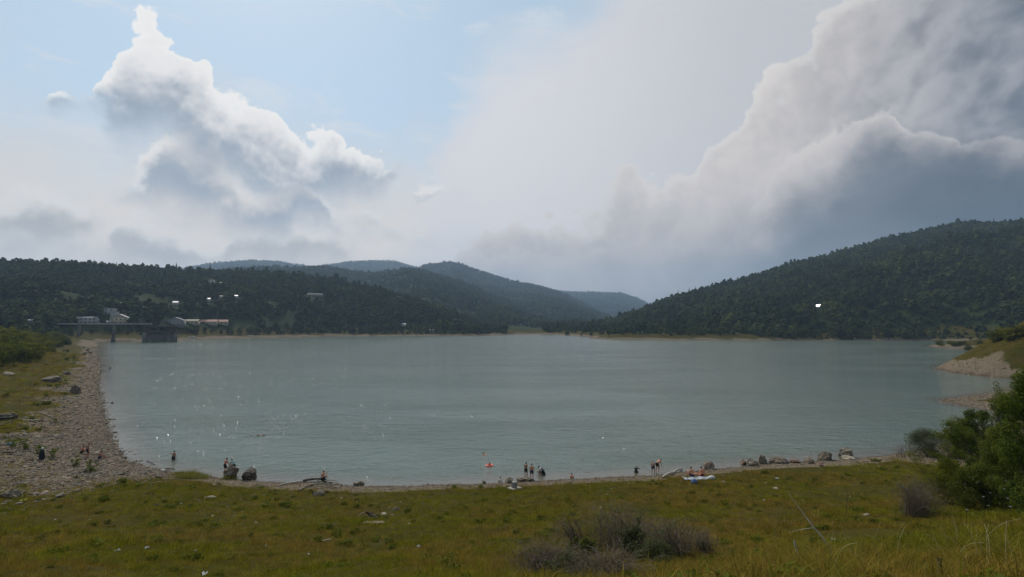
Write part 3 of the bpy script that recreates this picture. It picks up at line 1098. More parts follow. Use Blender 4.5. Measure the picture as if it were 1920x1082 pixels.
def build_gravel():
    rng = np.random.default_rng(9)
    coll = proto_set('gravel_stones', [rock_mesh(300 + i, (ROCK, ROCK_PALE, ROCK_RED, ROCK, ROCK_PALE)[i], 1, 6, (1.0, 0.7, 0.34)) for i in range(5)])
    P, S, I = [], [], []

    def zone(px0, px1, r0, r1, n, size, smax=1.0):
        a0, a1 = (math.radians(float(azel(p, HOR)[0])) for p in (px0, px1))
        az = a0 + (a1 - a0) * rng.random(n)
        r = r0 * (r1 / r0) ** rng.random(n)
        x, y = np.sin(az) * r, np.cos(az) * r
        z, s, _ = ground_parts(x, y)
        bw = beach_width(x, y)
        ok = (s > -1.2) & (s < bw * smax * (0.8 + 0.5 * rng.random(n)))
        x, y, z = x[ok], y[ok], z[ok]
        m = len(x)
        d = size * (0.45 + 1.3 * rng.random(m) ** 2.5) * (0.7 + 0.3 * r[ok] / 70)
        P.append(np.stack([x, y, z - d * 0.05], 1))
        S.append(np.stack([d, d * (0.6 + .5 * rng.random(m)), d * (0.6 + .7 * rng.random(m))], 1) * 0.5)
        I.append(rng.choice(5, m, p=[.34, .2, .16, .2, .1]))
    zone(-60, 330, 50, 130, 46000, 0.28)
    zone(-60, 330, 50, 200, 5000, 0.55, 1.25)
    zone(-60, 240, 130, 480, 16000, 0.4)
    zone(280, 1720, 45, 75, 42000, 0.20, 0.85)
    zone(1690, 2040, 70, 330, 26000, 0.32)
    zone(380, 860, 38, 60, 5200, 0.11, 9.0)
    zone(860, 1500, 30, 55, 2600, 0.07, 12.0)
    P, S, I = np.concatenate(P), np.concatenate(S), np.concatenate(I)
    n = len(P)
    rot = np.stack([rng.normal(size=n) * 0.2, rng.normal(size=n) * 0.2, rng.random(n) * 6.28], 1)
    scatter('gravel', coll, P, rot, S, I, 'brown shingle and broken stones along the waterline')
    print('gravel', n)


# ------------------------------------------------------------------ grass
GRASS_G = leaf_mat('green_grass', (0.104, 0.112, 0.005), (0.180, 0.162, 0.010), (0.205, 0.158, 0.012), 0.35, 2.0, 0.45)
GRASS_D = leaf_mat('dry_grass', (0.180, 0.122, 0.018), (0.255, 0.178, 0.034), (0.155, 0.098, 0.015), 0.30, 2.0, 0.45)
GRASS_T = leaf_mat('tall_grass', (0.100, 0.105, 0.007), (0.180, 0.158, 0.018), None, 0.40, 2.0, 0.25)


def tuft(seed, mat, n, h, spread, bend, width, seg=3):
    rng = np.random.default_rng(seed)
    vs, fs = [], []
    for b in range(n):
        a = rng.random() * 6.283
        q = spread * math.sqrt(rng.random())
        base = np.array([q * math.cos(a), q * math.sin(a), -0.02])
        da = a + rng.normal() * 0.8
        d = np.array([math.cos(da), math.sin(da), 0.0])
        side = np.array([-d[1], d[0], 0.0])
        hh = h * (0.55 + 0.75 * rng.random())
        bb = bend * (0.3 + rng.random()) * hh
        k = len(vs)
        for i in range(seg + 1):
            u = i / seg
            c = base + d * (bb * u * u) + np.array([0, 0, hh * (u - 0.28 * bend * u * u)])
            wd = width * (1 - u) ** 0.7
            if i < seg:
                vs += [c - side * wd, c + side * wd]
            else:
                vs.append(c)
        for i in range(seg - 1):
            fs.append((k + 2 * i, k + 2 * i + 1, k + 2 * i + 3, k + 2 * i + 2))
        fs.append((k + 2 * seg - 2, k + 2 * seg - 1, k + 2 * seg))
    return mesh_np('tuft', vs, fs, mat)


def weed(seed):
    rng = np.random.default_rng(seed)
    v, f = leaf_cloud(rng, [(0, 0, .08), (.1, .05, .06), (-.08, .08, .05)], [.12, .1, .1], 60, 0.05, 0.7, 0.8, 0.45)
    return mesh_np('weed', v, f, LEAF_W)


LEAF_W = leaf_mat('ground_weeds', (0.065, 0.080, 0.008), (0.110, 0.118, 0.012), None, 0.35, 2.0, 0.3)


def build_grass():
    rng = np.random.default_rng(21)
    coll = proto_set('grass_tufts', [
        tuft(1, GRASS_G, 34, 0.11, 0.20, 0.7, 0.006), tuft(2, GRASS_G, 30, 0.15, 0.20, 0.9, 0.006), tuft(3, GRASS_G, 34, 0.09, 0.22, 0.8, 0.007),
        tuft(4, GRASS_D, 28, 0.13, 0.20, 0.8, 0.005), tuft(5, GRASS_D, 26, 0.18, 0.18, 0.8, 0.005),
        tuft(6, GRASS_T, 20, 0.34, 0.18, 1.1, 0.006, 5), tuft(7, GRASS_T, 14, 0.46, 0.15, 1.3, 0.007, 5),
        tuft(8, GRASS_D, 16, 0.38, 0.18, 1.0, 0.004, 4), weed(9), weed(10)])
    P, S, I = [], [], []

    def zone(r0, r1, per_m2, a0=-54, a1=54, boost=1.0):
        area = 0.5 * math.radians(a1 - a0) * (r1 * r1 - r0 * r0)
        n = int(area * per_m2)
        az = np.radians(a0 + (a1 - a0) * rng.random(n))
        r = np.sqrt(r0 * r0 + (r1 * r1 - r0 * r0) * rng.random(n))
        x, y = np.sin(az) * r, np.cos(az) * r
        z, s, _ = ground_parts(x, y)
        bw = beach_width(x, y)
        ok = (s > bw * (0.75 + 0.6 * rng.random(n)))
        # bare trampled strips
        bare = fbm(x / 7.0, y / 7.0, 91, 4)
        ok &= (bare < 0.20 + 0.45 * rng.random(n))
        x, y, z, r, az, s = x[ok], y[ok], z[ok], r[ok], az[ok], s[ok]
        m = len(x)
        dry = fbm(x / 6.0, y / 6.0, 95, 4) + 0.32 * fbm(x / 0.9, y / 0.9, 97, 2)
        azd = np.degrees(az)
        dry = dry + 0.30 * np.exp(-((azd - 20) / 7.0) ** 2) * (1 - sst(r, 22, 38)) + 0.10
        dry = dry - 0.16 * np.exp(-((azd + 30) / 10.0) ** 2)
        isdry = dry + rng.normal(size=m) * 0.12 > 0.13
        tall = sst(azd, 18, 31) * (1 - sst(r, 15, 24))
        tall = np.maximum(tall, 0.10 * (1 - sst(r, 14, 30)) * (fbm(x / 3, y / 3, 99, 2) > 0.1))
        tall = np.maximum(tall, 0.35 * (1 - sst(azd, -44, -30)) * (1 - sst(r, 16, 24)) * (fbm(x / 2, y / 2, 98, 2) > 0.0))
        istall = rng.random(m) < tall * 0.42
        idx = np.where(isdry, 3 + rng.integers(0, 2, m), rng.integers(0, 3, m))
        idx = np.where(istall, np.where((isdry & (rng.random(m) < 0.7)) | (rng.random(m) < 0.28), 7, 5 + rng.integers(0, 2, m)), idx)
        wd = rng.random(m) < 0.012 + 0.05 * (fbm(x / 4, y / 4, 88, 2) > 0.24)
        idx = np.where(wd & ~istall, 8 + rng.integers(0, 2, m), idx)
        sc = (0.65 + 0.7 * rng.random(m)) * boost * (1 + 0.7 * np.maximum(fbm(x / 2.5, y / 2.5, 93, 3), -0.3))
        sc = np.where(istall, 0.7 + 0.5 * rng.random(m), sc)
        P.append(np.stack([x, y, z], 1))
        S.append(np.stack([sc, sc, sc * (0.8 + 0.5 * rng.random(m))], 1))
        I.append(idx)
    zone(6, 16, 26)
    zone(16, 28, 17, boost=1.15)
    zone(28, 64, 8.5, boost=1.45)
    zone(64, 125, 3.2, -54, -33, 1.8)
    zone(125, 340, 0.55, -54, -38, 3.6)
    zone(125, 340, 0.45, 37, 54, 3.2)
    zone(64, 125, 2.6, 31, 54, 1.8)
    # rank grass at the water beside the tall boulder
    for (a, b, c, d, n) in ((300, 408, 885, 899, 300), (415, 445, 893, 899, 80)):
        q = np.clip(rng.normal(size=n) * 0.22 + 0.5, -0.1, 1.1)
        w_ = rng.random(n)
        edge = 1 - (2 * np.abs(q - 0.5)) ** 2
        pt = hits(a + (b - a) * q, d - (d - c) * w_ * np.clip(edge, 0.1, 1))
        P.append(pt)
        sc = (0.45 + 0.75 * rng.random(n)) * (0.5 + 0.6 * np.clip(edge, 0, 1))
        S.append(np.stack([sc * 1.3, sc * 1.3, sc], 1))
        I.append(rng.choice([5, 6, 6, 1], n))
    P, S, I = np.concatenate(P), np.concatenate(S), np.concatenate(I)
    n = len(P)
    rot = np.stack([rng.normal(size=n) * 0.12, rng.normal(size=n) * 0.12, rng.random(n) * 6.28], 1)
    scatter('grass', coll, P, rot, S, I, 'short olive and dry brown grass covering the slope')
    print('grass', n)


# ------------------------------------------------------------------ bushes, shrubs, trees as things of their own
BARK = noisy_mat('grey_bark', (0.055, 0.045, 0.035), (0.11, 0.095, 0.078), 6.0, 0.95, 0.5, 0.02)
LEAF_BUSH = leaf_mat('bush_leaves', (0.040, 0.060, 0.009), (0.080, 0.100, 0.014), None, 0.40, 0.9, 0.12)
LEAF_MID = leaf_mat('mid_green_leaves', (0.055, 0.072, 0.010), (0.100, 0.112, 0.015), None, 0.42, 0.9, 0.15)
LEAF_YEL = leaf_mat('yellow_green_leaves', (0.075, 0.085, 0.010), (0.125, 0.120, 0.014), None, 0.45, 0.9, 0.15)
LEAF_GREY = leaf_mat('grey_green_leaves', (0.050, 0.058, 0.026), (0.085, 0.090, 0.042), None, 0.35, 0.9, 0.15)
LEAF_WEED = leaf_mat('weed_leaves', (0.09, 0.12, 0.015), (0.15, 0.17, 0.022), None, 0.45, 0.9, 0.15)
LEAF_WILLOW = leaf_mat('willow_leaves', (0.052, 0.064, 0.009), (0.105, 0.110, 0.015), (0.125, 0.112, 0.018), 0.40, 0.5, 0.30)
TWIG = noisy_mat('dry_grey_twigs', (0.095, 0.072, 0.045), (0.175, 0.140, 0.100), 4.0, 0.9, 0.2, 0.01)
DEADWOOD = noisy_mat('bleached_wood', (0.27, 0.235, 0.19), (0.46, 0.42, 0.35), 5.0, 0.85, 0.4, 0.01)
DRIFT = noisy_mat('driftwood', (0.14, 0.115, 0.09), (0.30, 0.26, 0.21), 3.0, 0.9, 0.5, 0.02, (0.085, 0.07, 0.055), 0.3)


def limbs(rng, h, w, n, r0, base_h=0.0, seg=5):
    out = []
    for i in range(n):
        a = 6.283 * (i + rng.random()) / n
        q = w * (0.35 + 0.55 * rng.random())
        hh = h * (0.55 + 0.35 * rng.random())
        b = np.array([0.0, 0.0, base_h])
        e = np.array([q * math.cos(a), q * math.sin(a), hh])
        m = (b * 0.45 + e * 0.55) + np.array([rng.normal() * w * .08, rng.normal() * w * .08, h * 0.10])
        u = np.linspace(0, 1, 7)[:, None]
        path = (1 - u) ** 2 * b + 2 * u * (1 - u) * m + u ** 2 * e
        out.append(tube_np(path, r0 * (1 - 0.85 * u[:, 0]), seg))
    return out


def bush_meshes(seed, h, w, n_leaf, size, mat, n_clump=22, low=0.10, sprays=0, aspect=0.55):
    rng = np.random.default_rng(seed)
    c, r = [], []
    for _ in range(n_clump * 3):
        a, u = rng.random() * 6.283, rng.random()
        zz = h * (0.04 + 0.80 * u ** 0.9)
        wid = w * (1 - (u * 0.95) ** 2.2) ** 0.5 * (0.80 + 0.35 * math.sin(3 * a + seed) * rng.random())
        q = wid * math.sqrt(rng.random()) * 0.88
        c.append((q * math.cos(a), q * math.sin(a), zz))
        r.append(w * (0.10 + 0.16 * rng.random()))
    if sprays:
        for _ in range(sprays):
            a = rng.random() * 6.283
            zz = h * (0.45 + 0.5 * rng.random())
            for k in range(3):
                q = w * (0.75 + 0.17 * k)
                c.append((q * math.cos(a), q * math.sin(a), zz + 0.05 * k * h))
                r.append(w * (0.17 - 0.035 * k))
    v, f = leaf_cloud(rng, c, r, n_leaf, size, 0.95, 0.5, aspect)
    crown = mesh_np('crown', v, f, mat)
    v, f = join_np(limbs(rng, h, w, 9, 0.007 * h + 0.006))
    stems = mesh_np('stems', v, f, BARK, True)
    return crown, stems


def thing(name, label, cat, p, group=None, rz=0.0, s=1.0):
    e = bpy.data.objects.new(name, None)
    e.location = p
    e.rotation_euler = (0, 0, rz)
    e.scale = (s, s, s)
    e.empty_display_size = 0.2
    link(e)
    return tag(e, label, cat, group)


def bush(px, base, top, hw, label, seed, mat, n_leaf, size, sprays=0, lift=0.0, aspect=0.55, at=None):
    p = at or hit(px, base)
    k = p.y / F_PX
    h, w_ = (base - top) * k, hw * k
    e = thing('bush', label, 'bush', (p.x, p.y, p.z - 0.05))
    crown, stems = bush_meshes(seed, h, w_, n_leaf, size, mat, 26, 0.08, sprays, aspect)
    obj('crown', crown, e)
    obj('stems', stems, e)
    return e


def twig_shrub(px, base, top, hw, label, seed, n=420, droop=0.6, lean=0.0, mat=None, name='dry_shrub', cat='shrub'):
    p = hit(px, base)
    k = p.y / F_PX
    h, w_ = (base - top) * k, hw * k
    rng = np.random.default_rng(seed)
    e = thing(name, label, cat, (p.x, p.y, p.z - 0.04))
    main, fine = [], []
    u = np.linspace(0, 1, 6)[:, None]
    for i in range(n):
        a = rng.random() * 6.283
        b = np.array([rng.normal() * w_ * 0.30, rng.normal() * w_ * 0.25, 0.0])
        q = w_ * (0.25 + 0.85 * rng.random())
        hh = h * (0.45 + 0.65 * rng.random()) * (1 - 0.35 * (q / (1.1 * w_)) ** 2)
        top_ = np.array([b[0] + lean * w_ + 0.55 * q * math.cos(a), b[1] + 0.55 * q * math.sin(a), hh * 1.25])
        end = np.array([b[0] + lean * w_ * 1.6 + q * math.cos(a), b[1] + q * math.sin(a), hh * (1 - droop * rng.random())])
        path = (1 - u) ** 2 * b + 2 * u * (1 - u) * top_ + u ** 2 * end
        path = path + rng.normal(size=path.shape) * 0.012 * u
        if i < 10:
            main.append(tube_np(path, 0.022 * (1 - 0.8 * u[:, 0]) * (h / 1.5), 5))
        fine.append(tube_np(path, 0.0042 * (1 - 0.5 * u[:, 0]), 3))
        if i % 2 == 0:                                  # a side twig
            s0 = path[3]
            d = rng.normal(size=3) * 0.16 * h
            d[2] = abs(d[2]) * 0.4 - 0.03
            fine.append(tube_np(np.array([s0, s0 + d * 0.5 + [0, 0, .02], s0 + d]), [0.003, 0.0025, 0.0015], 3))
    v, f = join_np(fine)
    obj('twigs', mesh_np('twigs', v, f, mat or TWIG), e)
    v, f = join_np(main)
    obj('stems', mesh_np('stems', v, f, BARK, True), e)
    return e


def build_bushes():
    bush(1958, 975, 655, 88, 'tall dark green leafy bush with branches reaching over the water', 51, LEAF_BUSH, 40000, 0.05, 5)
    bush(1885, 945, 790, 62, 'full mid green bush filling the gap below the tall dark bush', 59, LEAF_MID, 22000, 0.05, 5)
    bush(1842, 925, 748, 44, 'upright mid green bush between the tall dark bush and the lake', 52, LEAF_BUSH, 18000, 0.06, 5)
    bush(1775, 945, 858, 62, 'low yellow green bush spreading beside the grass slope', 53, LEAF_YEL, 22000, 0.045, 2, aspect=0.4)
    bush(1738, 856, 802, 46, 'grey green round bush at the water beyond the yellow green one', 54, LEAF_GREY, 14000, 0.07, 3, aspect=0.35)
    bush(1800, 862, 778, 52, 'mid green bush rising behind the yellow green bush', 55, LEAF_MID, 18000, 0.07, 5)
    bush(1850, 955, 870, 70, 'spreading mid green bush under the tall leafy one with blossom before it', 56, LEAF_MID, 22000, 0.045, 6)
    bush(1900, 900, 722, 52, 'dark green bush standing at the water behind the mid green ones', 60, LEAF_BUSH, 18000, 0.06, 5)
    twig_shrub(1722, 968, 890, 44, 'grey brown thistle tangle beside the yellow green bush', 57, 520, 0.4)
    twig_shrub(1690, 858, 832, 18, 'few bare dark twigs at the water past the shore rocks', 58, 40, 0.1)
    twig_shrub(1026, 1075, 1008, 74, 'drooping grey shrub with fine weeping twigs, lowest on the slope', 61, 620, 0.95)
    twig_shrub(1092, 1030, 955, 30, 'arching dark stemmed shrub between two grey twig clumps', 62, 160, 0.8, -0.7)
    twig_shrub(1170, 1034, 950, 82, 'widest dry shrub with a reddish grey twig dome', 63, 700, 0.35)
    twig_shrub(1262, 1036, 972, 58, 'brownish twig clump beside the widest dry shrub', 64, 420, 0.35)
    twig_shrub(1140, 1095, 1028, 84, 'grey brown weedy shrub below the widest dry shrub', 65, 480, 0.5)
    twig_shrub(1318, 1035, 990, 26, 'small rusty dry weed tuft standing apart in tan grass', 66, 220, 0.3)
    bush(1105, 1050, 1005, 26, 'small fresh green bush growing inside the dry shrubs', 67, LEAF_MID, 3200, 0.035, 4)
    bush(1230, 1056, 1012, 46, 'low green weeds spreading below the widest dry shrub', 69, LEAF_GREY, 3600, 0.03, 4)
    bush(1070, 1078, 1035, 44, 'green weeds tangled in the weeping grey shrub', 70, LEAF_GREY, 3000, 0.03, 4)
    bush(1190, 1045, 985, 34, 'leafy green undergrowth inside the widest dry shrub', 68, LEAF_GREY, 3600, 0.035, 5)
    # umbel flowers
    rng = np.random.default_rng(8)
    FL = noisy_mat('white_petals', (0.30, 0.30, 0.27), (0.42, 0.41, 0.38), 9.0, 0.8, 0.1, 0.01)
    PK = noisy_mat('pink_petals', (0.36, 0.24, 0.21), (0.46, 0.33, 0.29), 9.0, 0.8, 0.1, 0.01)
    STEM = leaf_mat('flower_stems', (0.05, 0.06, 0.012), (0.08, 0.09, 0.02), None, 0.2, 2.0, 0.2)
    for i in range(34):
        pink = i % 3 == 0
        px = (1690 + 170 * rng.random()) if pink else (1790 + 135 * rng.random())
        top = (905 + 40 * rng.random()) if pink else (880 + 85 * rng.random())
        p = hit(px, top + 45 + 20 * rng.random())
        k = p.y / F_PX
        h = 60 * k
        e = thing('umbel_flower', 'pinkish flower head on a thin stalk before the bushes' if pink else 'white umbel flower on a thin stalk before the dark bush', 'flower', (p.x, p.y, p.z), 'pink flowers before the bushes' if pink else 'white umbels before the dark bush', rng.random() * 6.3)
        u = np.linspace(0, 1, 5)[:, None]
        path = np.concatenate([0.05 * u ** 2, 0.02 * u, h * u], 1)
        v, f = tube_np(path, 0.005 * (1 - 0.5 * u[:, 0]), 4)
        obj('stem', mesh_np('stem', v, f, STEM), e)
        parts = []
        for j in range(8):
            a, q = rng.random() * 6.28, 0.028 * math.sqrt(rng.random())
            c0 = np.array([0.05 + q * math.cos(a), 0.02 + q * math.sin(a), h + 0.01 * rng.random()])
            parts.append(blob_np(rng, c0, 0.010, 0.6, 5, 3))
        v, f = join_np(parts)
        obj('flower_head', mesh_np('flower_head', v, f, PK if pink else FL), e)


SHRUBS = []


def copy_thing(src, p, rz, s, label=None, group=None, cat=None):
    e = src.copy()
    link(e)
    e.location, e.rotation_euler, e.scale = p, (0, 0, rz), s
    if label: e['label'] = label
    if group: e['group'] = group
    if cat: e['category'] = cat
    for ch in src.children:
        c = ch.copy()
        link(c, e)
    return e


def build_shrubs():
    """willow scrub on the left bank and bushes on the right headlands"""
    rng = np.random.default_rng(31)
    protos = [bush_meshes(70 + i, 2.6, 1.9, 2200, 0.15, LEAF_WILLOW, 18, 0.05, 5, 0.35) for i in range(4)]
    weeds = [bush_meshes(80 + i, 1.3, 0.6, 700, 0.07, LEAF_WEED, 9, 0.05, 3, 0.3) for i in range(2)]

    def shrub(px, py, s, label, group, name='willow_shrub', hs=1.0, sets=None):
        p = hit(px, py)
        e = thing(name, label, 'shrub', (p.x, p.y, p.z - 0.1), group, rng.random() * 6.3)
        e.scale = (s, s, s * hs)
        ps = sets or protos
        c, st = ps[int(rng.integers(len(ps)))]
        obj('crown', c, e)
        obj('stems', st, e)
    for i in range(112):
        u = rng.random()
        px = -30 + 155 * u ** 1.2
        lo = np.interp(px, [-25, 40, 80, 120], [690, 682, 668, 648])
        hi = np.interp(px, [-25, 40, 80, 120], [612, 616, 624, 632])
        shrub(px, hi + (lo - hi) * rng.random() ** 1.1, (1.2 if px > 60 else 1.6) + 1.0 * rng.random(), 'willow scrub bush on the bank above the stony beach', 'willow scrub above the stony beach')
    for i in range(16):
        px = 60 + 110 * rng.random()
        shrub(px, np.interp(px, [60, 170], [640, 652]) + 55 * rng.random() * np.interp(px, [60, 170], [1, .3]), 0.35 + 0.25 * rng.random(), 'low scrub tuft among the stones below the willow scrub', 'low scrub tufts at the beach edge')
    for i in range(18):
        px = 1800 + 130 * rng.random()
        py = np.interp(px, [1800, 1920], [654, 622]) + 9 * rng.random()
        shrub(px, py, 0.9 + 0.8 * rng.random(), 'green bush on the slope of the grassy headland', 'bushes on the grassy headland', 'headland_bush', 0.8)
    for i in range(10):
        shrub(1755 + 65 * rng.random(), 643 + 6 * rng.random(), 1.0 + 0.7 * rng.random(), 'bush on the low far headland beside the right hand wood'.replace(' right hand', ''), 'bushes on the low far headland', 'headland_bush', 0.8)
    # weeds on the beach
    for i, (px, py, s) in enumerate(((98, 858, .45), (45, 842, .55), (140, 876, .5), (172, 884, .55), (86, 745, .5), (20, 838, .5), (72, 852, .5), (105, 792, .3))):
        shrub(px, py, s * 2.2, 'bright green weed growing between the beach stones', 'weeds on the stony beach', 'beach_weed', 1.0, weeds)


# ------------------------------------------------------------------ wood and litter on the slope
def stick(name, label, cat, pts, radii, mat, group=None, seg=6):
    P = np.array([tuple(q) for q in pts])
    o0 = P[0].copy()
    v, f = tube_np(P - o0, radii, seg)
    o = obj(name, mesh_np(name, v, f, mat, True), None, tuple(o0))
    return tag(o, label, cat, group)


def at_depth(px, py, t):
    x, y, z = ray(px, py)
    k = t / y
    return np.array([x * k, t, CAM_H + z * k])


def bez(a, b, c, n=7):
    u = np.linspace(0, 1, n)[:, None]
    return (1 - u) ** 2 * np.asarray(a) + 2 * u * (1 - u) * np.asarray(b) + u ** 2 * np.asarray(c)


STRAW = noisy_mat('straw', (0.30, 0.24, 0.12), (0.42, 0.35, 0.20), 5.0, 0.9, 0.1, 0.005)


def build_wood():
    rng = np.random.default_rng(77)
    # the dead branch
    b = hit(1556, 1030)
    t = b.y
    e = thing('dead_branch', 'bleached dead branch sticking up out of the slope', 'branch', tuple(b))
    bv = np.array(tuple(b))

    def part(nm, pts, r):
        v, f = tube_np(np.asarray(pts) - bv, r, 6)
        obj(nm, mesh_np(nm, v, f, DEADWOOD, True), e)
    m1 = at_depth(1526, 990, t + 0.2)
    part('limb', bez(bv, at_depth(1542, 1005, t), m1), np.linspace(0.035, 0.022, 7))
    part('twig', bez(m1, at_depth(1500, 955, t + .4), at_depth(1478, 924, t + .7)), np.linspace(0.022, 0.005, 7))
    part('twig', bez(m1, at_depth(1500, 992, t - .3), at_depth(1480, 998, t - .6)), np.linspace(0.012, 0.004, 7))
    part('twig', bez(m1, at_depth(1522, 975, t + .2), at_depth(1519, 968, t + .1)), np.linspace(0.012, 0.004, 7))
    a = hit(1497, 1046)
    tt = a.y
    stick('broken_stake', 'short white broken stake standing beside the dead branch', 'stake', bez(tuple(a), at_depth(1493, 1030, tt), at_depth(1489, 1014, tt)), np.linspace(.03, .026, 7), DEADWOOD)
    a = hit(1512, 1042)
    stick('white_twig', 'thin white twig leaning at the broken stake', 'twig', bez(tuple(a), at_depth(1505, 1033, a.y), at_depth(1496, 1024, a.y)), np.linspace(.010, .005, 7), DEADWOOD)
    a = hit(1586, 985)
    stick('dry_stalk', 'tall dark dry weed stalk standing in green grass', 'stalk', bez(tuple(a), at_depth(1586, 950, a.y), at_depth(1591, 917, a.y)), np.linspace(.014, .005, 7), BARK)
    a = hit(1762, 1082)
    stick('wooden_peg', 'short weathered grey peg standing in tall grass', 'peg', bez(tuple(a), at_depth(1762, 1065, a.y), at_depth(1761, 1048, a.y)), np.full(7, .03), BARK)
    # pale dry stalks and rubble low on the slope
    for i in range(34):
        px, py = 1440 + 470 * rng.random(), 1000 + 85 * rng.random()
        a = hit(px, py)
        hh = 0.35 + 0.45 * rng.random()
        dx, dy = rng.normal() * 0.25, rng.normal() * 0.15
        top = np.array([a.x + dx, a.y + dy, a.z + hh])
        stick('straw_stalk', 'pale dry grass stalk leaning among the tall grass', 'stalk', bez(tuple(a), (a.x + dx * .2, a.y, a.z + hh * .8), tuple(top)), np.linspace(.006, .003, 7), STRAW, 'pale stalks in the tall grass', 4)
    # planks
    for (x0, y0, x1, y1, r, lb) in ((1242, 897, 1264, 888, .13, 'pale weathered log sloping down to the water by the bathers'),
                                    (1263, 887, 1279, 881, .12, 'second log end to end with the pale weathered log'),
                                    (523, 911, 566, 904, .10, 'long pale driftwood log under the driftwood heap'),
                                    (560, 921, 588, 909, .09, 'driftwood pole leaning on the driftwood heap'),
                                    (568, 903, 612, 901, .14, 'dark driftwood log behind the seated bather'),
                                    (603, 900, 622, 906, .07, 'thin driftwood pole pointing at the dark shore rock'),
                                    (602, 1017, 622, 1013, .05, 'short pale stick lying alone on open grass'),
                                    (280, 908, 312, 904, .06, 'thin dry branch in grass below the reedy tuft'),
                                    (75, 775, 102, 786, .13, 'crooked driftwood trunk on the stony beach'),
                                    (42, 789, 74, 788, .10, 'straight pale driftwood pole on the stony beach'),
                                    (0, 798, 26, 788, .10, 'driftwood pole beside the long dark rock slab'),
                                    (0, 851, 26, 849, .10, 'dark driftwood log near the blue plastic'),
                                    (126, 874, 150, 871, .07, 'reddish driftwood stick near the beach weeds'),
                                    (275, 865, 290, 872, .05, 'bent black branch lying in the shallows'),
                                    (310, 879, 328, 880, .05, 'black branch at the waterline by the reedy tuft'),
                                    (668, 972, 690, 971, .03, 'thin stick pointing into the burnt out campfire'),
                                    (105, 709, 120, 713, .10, 'white driftwood pole in front of the scrub rocks')):
        p, q = hit(x0, y0), hit(x1, y1)
        p.z += r * 0.6
        q.z += r * 0.8
        mid = (p + q) / 2 + Vector((rng.normal() * .1, rng.normal() * .1, r * (1.0 + rng.random())))
        n_ = 9
        stick('driftwood_log' if r > .06 else 'dry_stick', lb, 'log' if r > .06 else 'stick', bez(tuple(p), tuple(mid), tuple(q), n_),
              r * (0.75 + 0.35 * rng.random(n_)) * np.linspace(1.0, 0.75, n_), DEADWOOD if 'pale' in lb or 'white' in lb else (BARK if 'black' in lb or 'dark' in lb else DRIFT), None, 7)
    for i in range(16):                                     # the driftwood heap
        px, py = 570 + 55 * rng.random(), 900 + 20 * rng.random()
        p = hit(px, py)
        a_ = rng.normal() * 0.5 + 0.1
        L = 0.5 + 0.9 * rng.random()
        q = Vector((p.x + L * math.cos(a_), p.y + L * math.sin(a_), 0))
        q.z = max(gz(q.x, q.y), 0) + 0.12
        p.z += 0.08 + 0.15 * rng.random()
        stick('driftwood_branch', 'grey branch piled in the driftwood heap at the shore', 'branch', bez(tuple(p), tuple((p + q) / 2 + Vector((0, 0, .12))), tuple(q), 6), np.linspace(.055, .025, 6), DRIFT, 'branches in the driftwood heap', 5)
    # burnt out campfire
    CHAR = noisy_mat('charred_wood', (0.020, 0.017, 0.016), (0.06, 0.048, 0.042), 8.0, 0.95, 0.5, 0.02)
    for i in range(14):
        p = hit(680 + 34 * rng.random(), 962 + 12 * rng.random())
        a_ = rng.random() * 6.28
        L = 0.25 + 0.45 * rng.random()
        q = p + Vector((L * math.cos(a_), L * math.sin(a_) * 0.6, 0))
        q.z = gz(q.x, q.y) + 0.05
        p.z += 0.05 + 0.28 * rng.random()
        ash = i % 4 == 0
        stick('charred_log', 'charred black stick in the burnt out campfire' if not ash else 'half burnt brown stick lying over the campfire', 'log', bez(tuple(p), tuple((p + q) / 2 + Vector((0, 0, .06))), tuple(q), 5), np.linspace(.06, .035, 5), DRIFT if ash else CHAR, 'half burnt campfire sticks' if ash else 'charred campfire sticks', 5)
    p = hit(700, 980)
    bm = bmesh.new()
    bmesh.ops.create_circle(bm, cap_ends=True, segments=18, radius=0.62)
    for v in bm.verts:
        v.co.x *= 1.25 + 0.25 * rng.normal() * 0.5
        v.co.y *= 0.8 + 0.2 * rng.normal() * 0.5
        v.co.z = gz(p.x + v.co.x, p.y + v.co.y) - p.z + 0.035
    me = bpy.data.meshes.new('ash_patch')
    bm.to_mesh(me)
    bm.free()
    me.materials.append(noisy_mat('ash', (0.16, 0.115, 0.085), (0.24, 0.18, 0.14), 6.0, 0.95, 0.4, 0.02))
    tag(obj('ash_patch', me, None, tuple(p)), 'pinkish brown ash and bare earth below the campfire', None, None, 'stuff')
# ------------------------------------------------------------------ people
def skin_mat(name, c):
    return noisy_mat(name, tuple(q * 0.88 for q in c), c, 7.0, 0.55, 0.05, 0.005, None, 0.0, 0.35)


SKIN = skin_mat('tanned_skin', (0.46, 0.215, 0.130))
SKIN_R = skin_mat('sunburnt_skin', (0.52, 0.205, 0.115))
SKIN_D = skin_mat('deep_tan_skin', (0.34, 0.155, 0.098))
HAIR = noisy_mat('dark_hair', (0.012, 0.010, 0.009), (0.030, 0.022, 0.017), 20.0, 0.6, 0.4, 0.01)
CLOTH = {}


def cloth(c):
    if c not in CLOTH:
        cols = {'navy': (0.018, 0.024, 0.065), 'black': (0.014, 0.014, 0.016), 'mint': (0.34, 0.47, 0.45), 'white': (0.60, 0.60, 0.58), 'dark': (0.020, 0.026, 0.030), 'maroon': (0.13, 0.022, 0.022), 'blue': (0.10, 0.16, 0.32)}
        q = cols[c]
        CLOTH[c] = noisy_mat(c + '_cloth', tuple(v * 0.8 for v in q), q, 9.0, 0.9, 0.3, 0.01)
    return CLOTH[c]


_sph = None


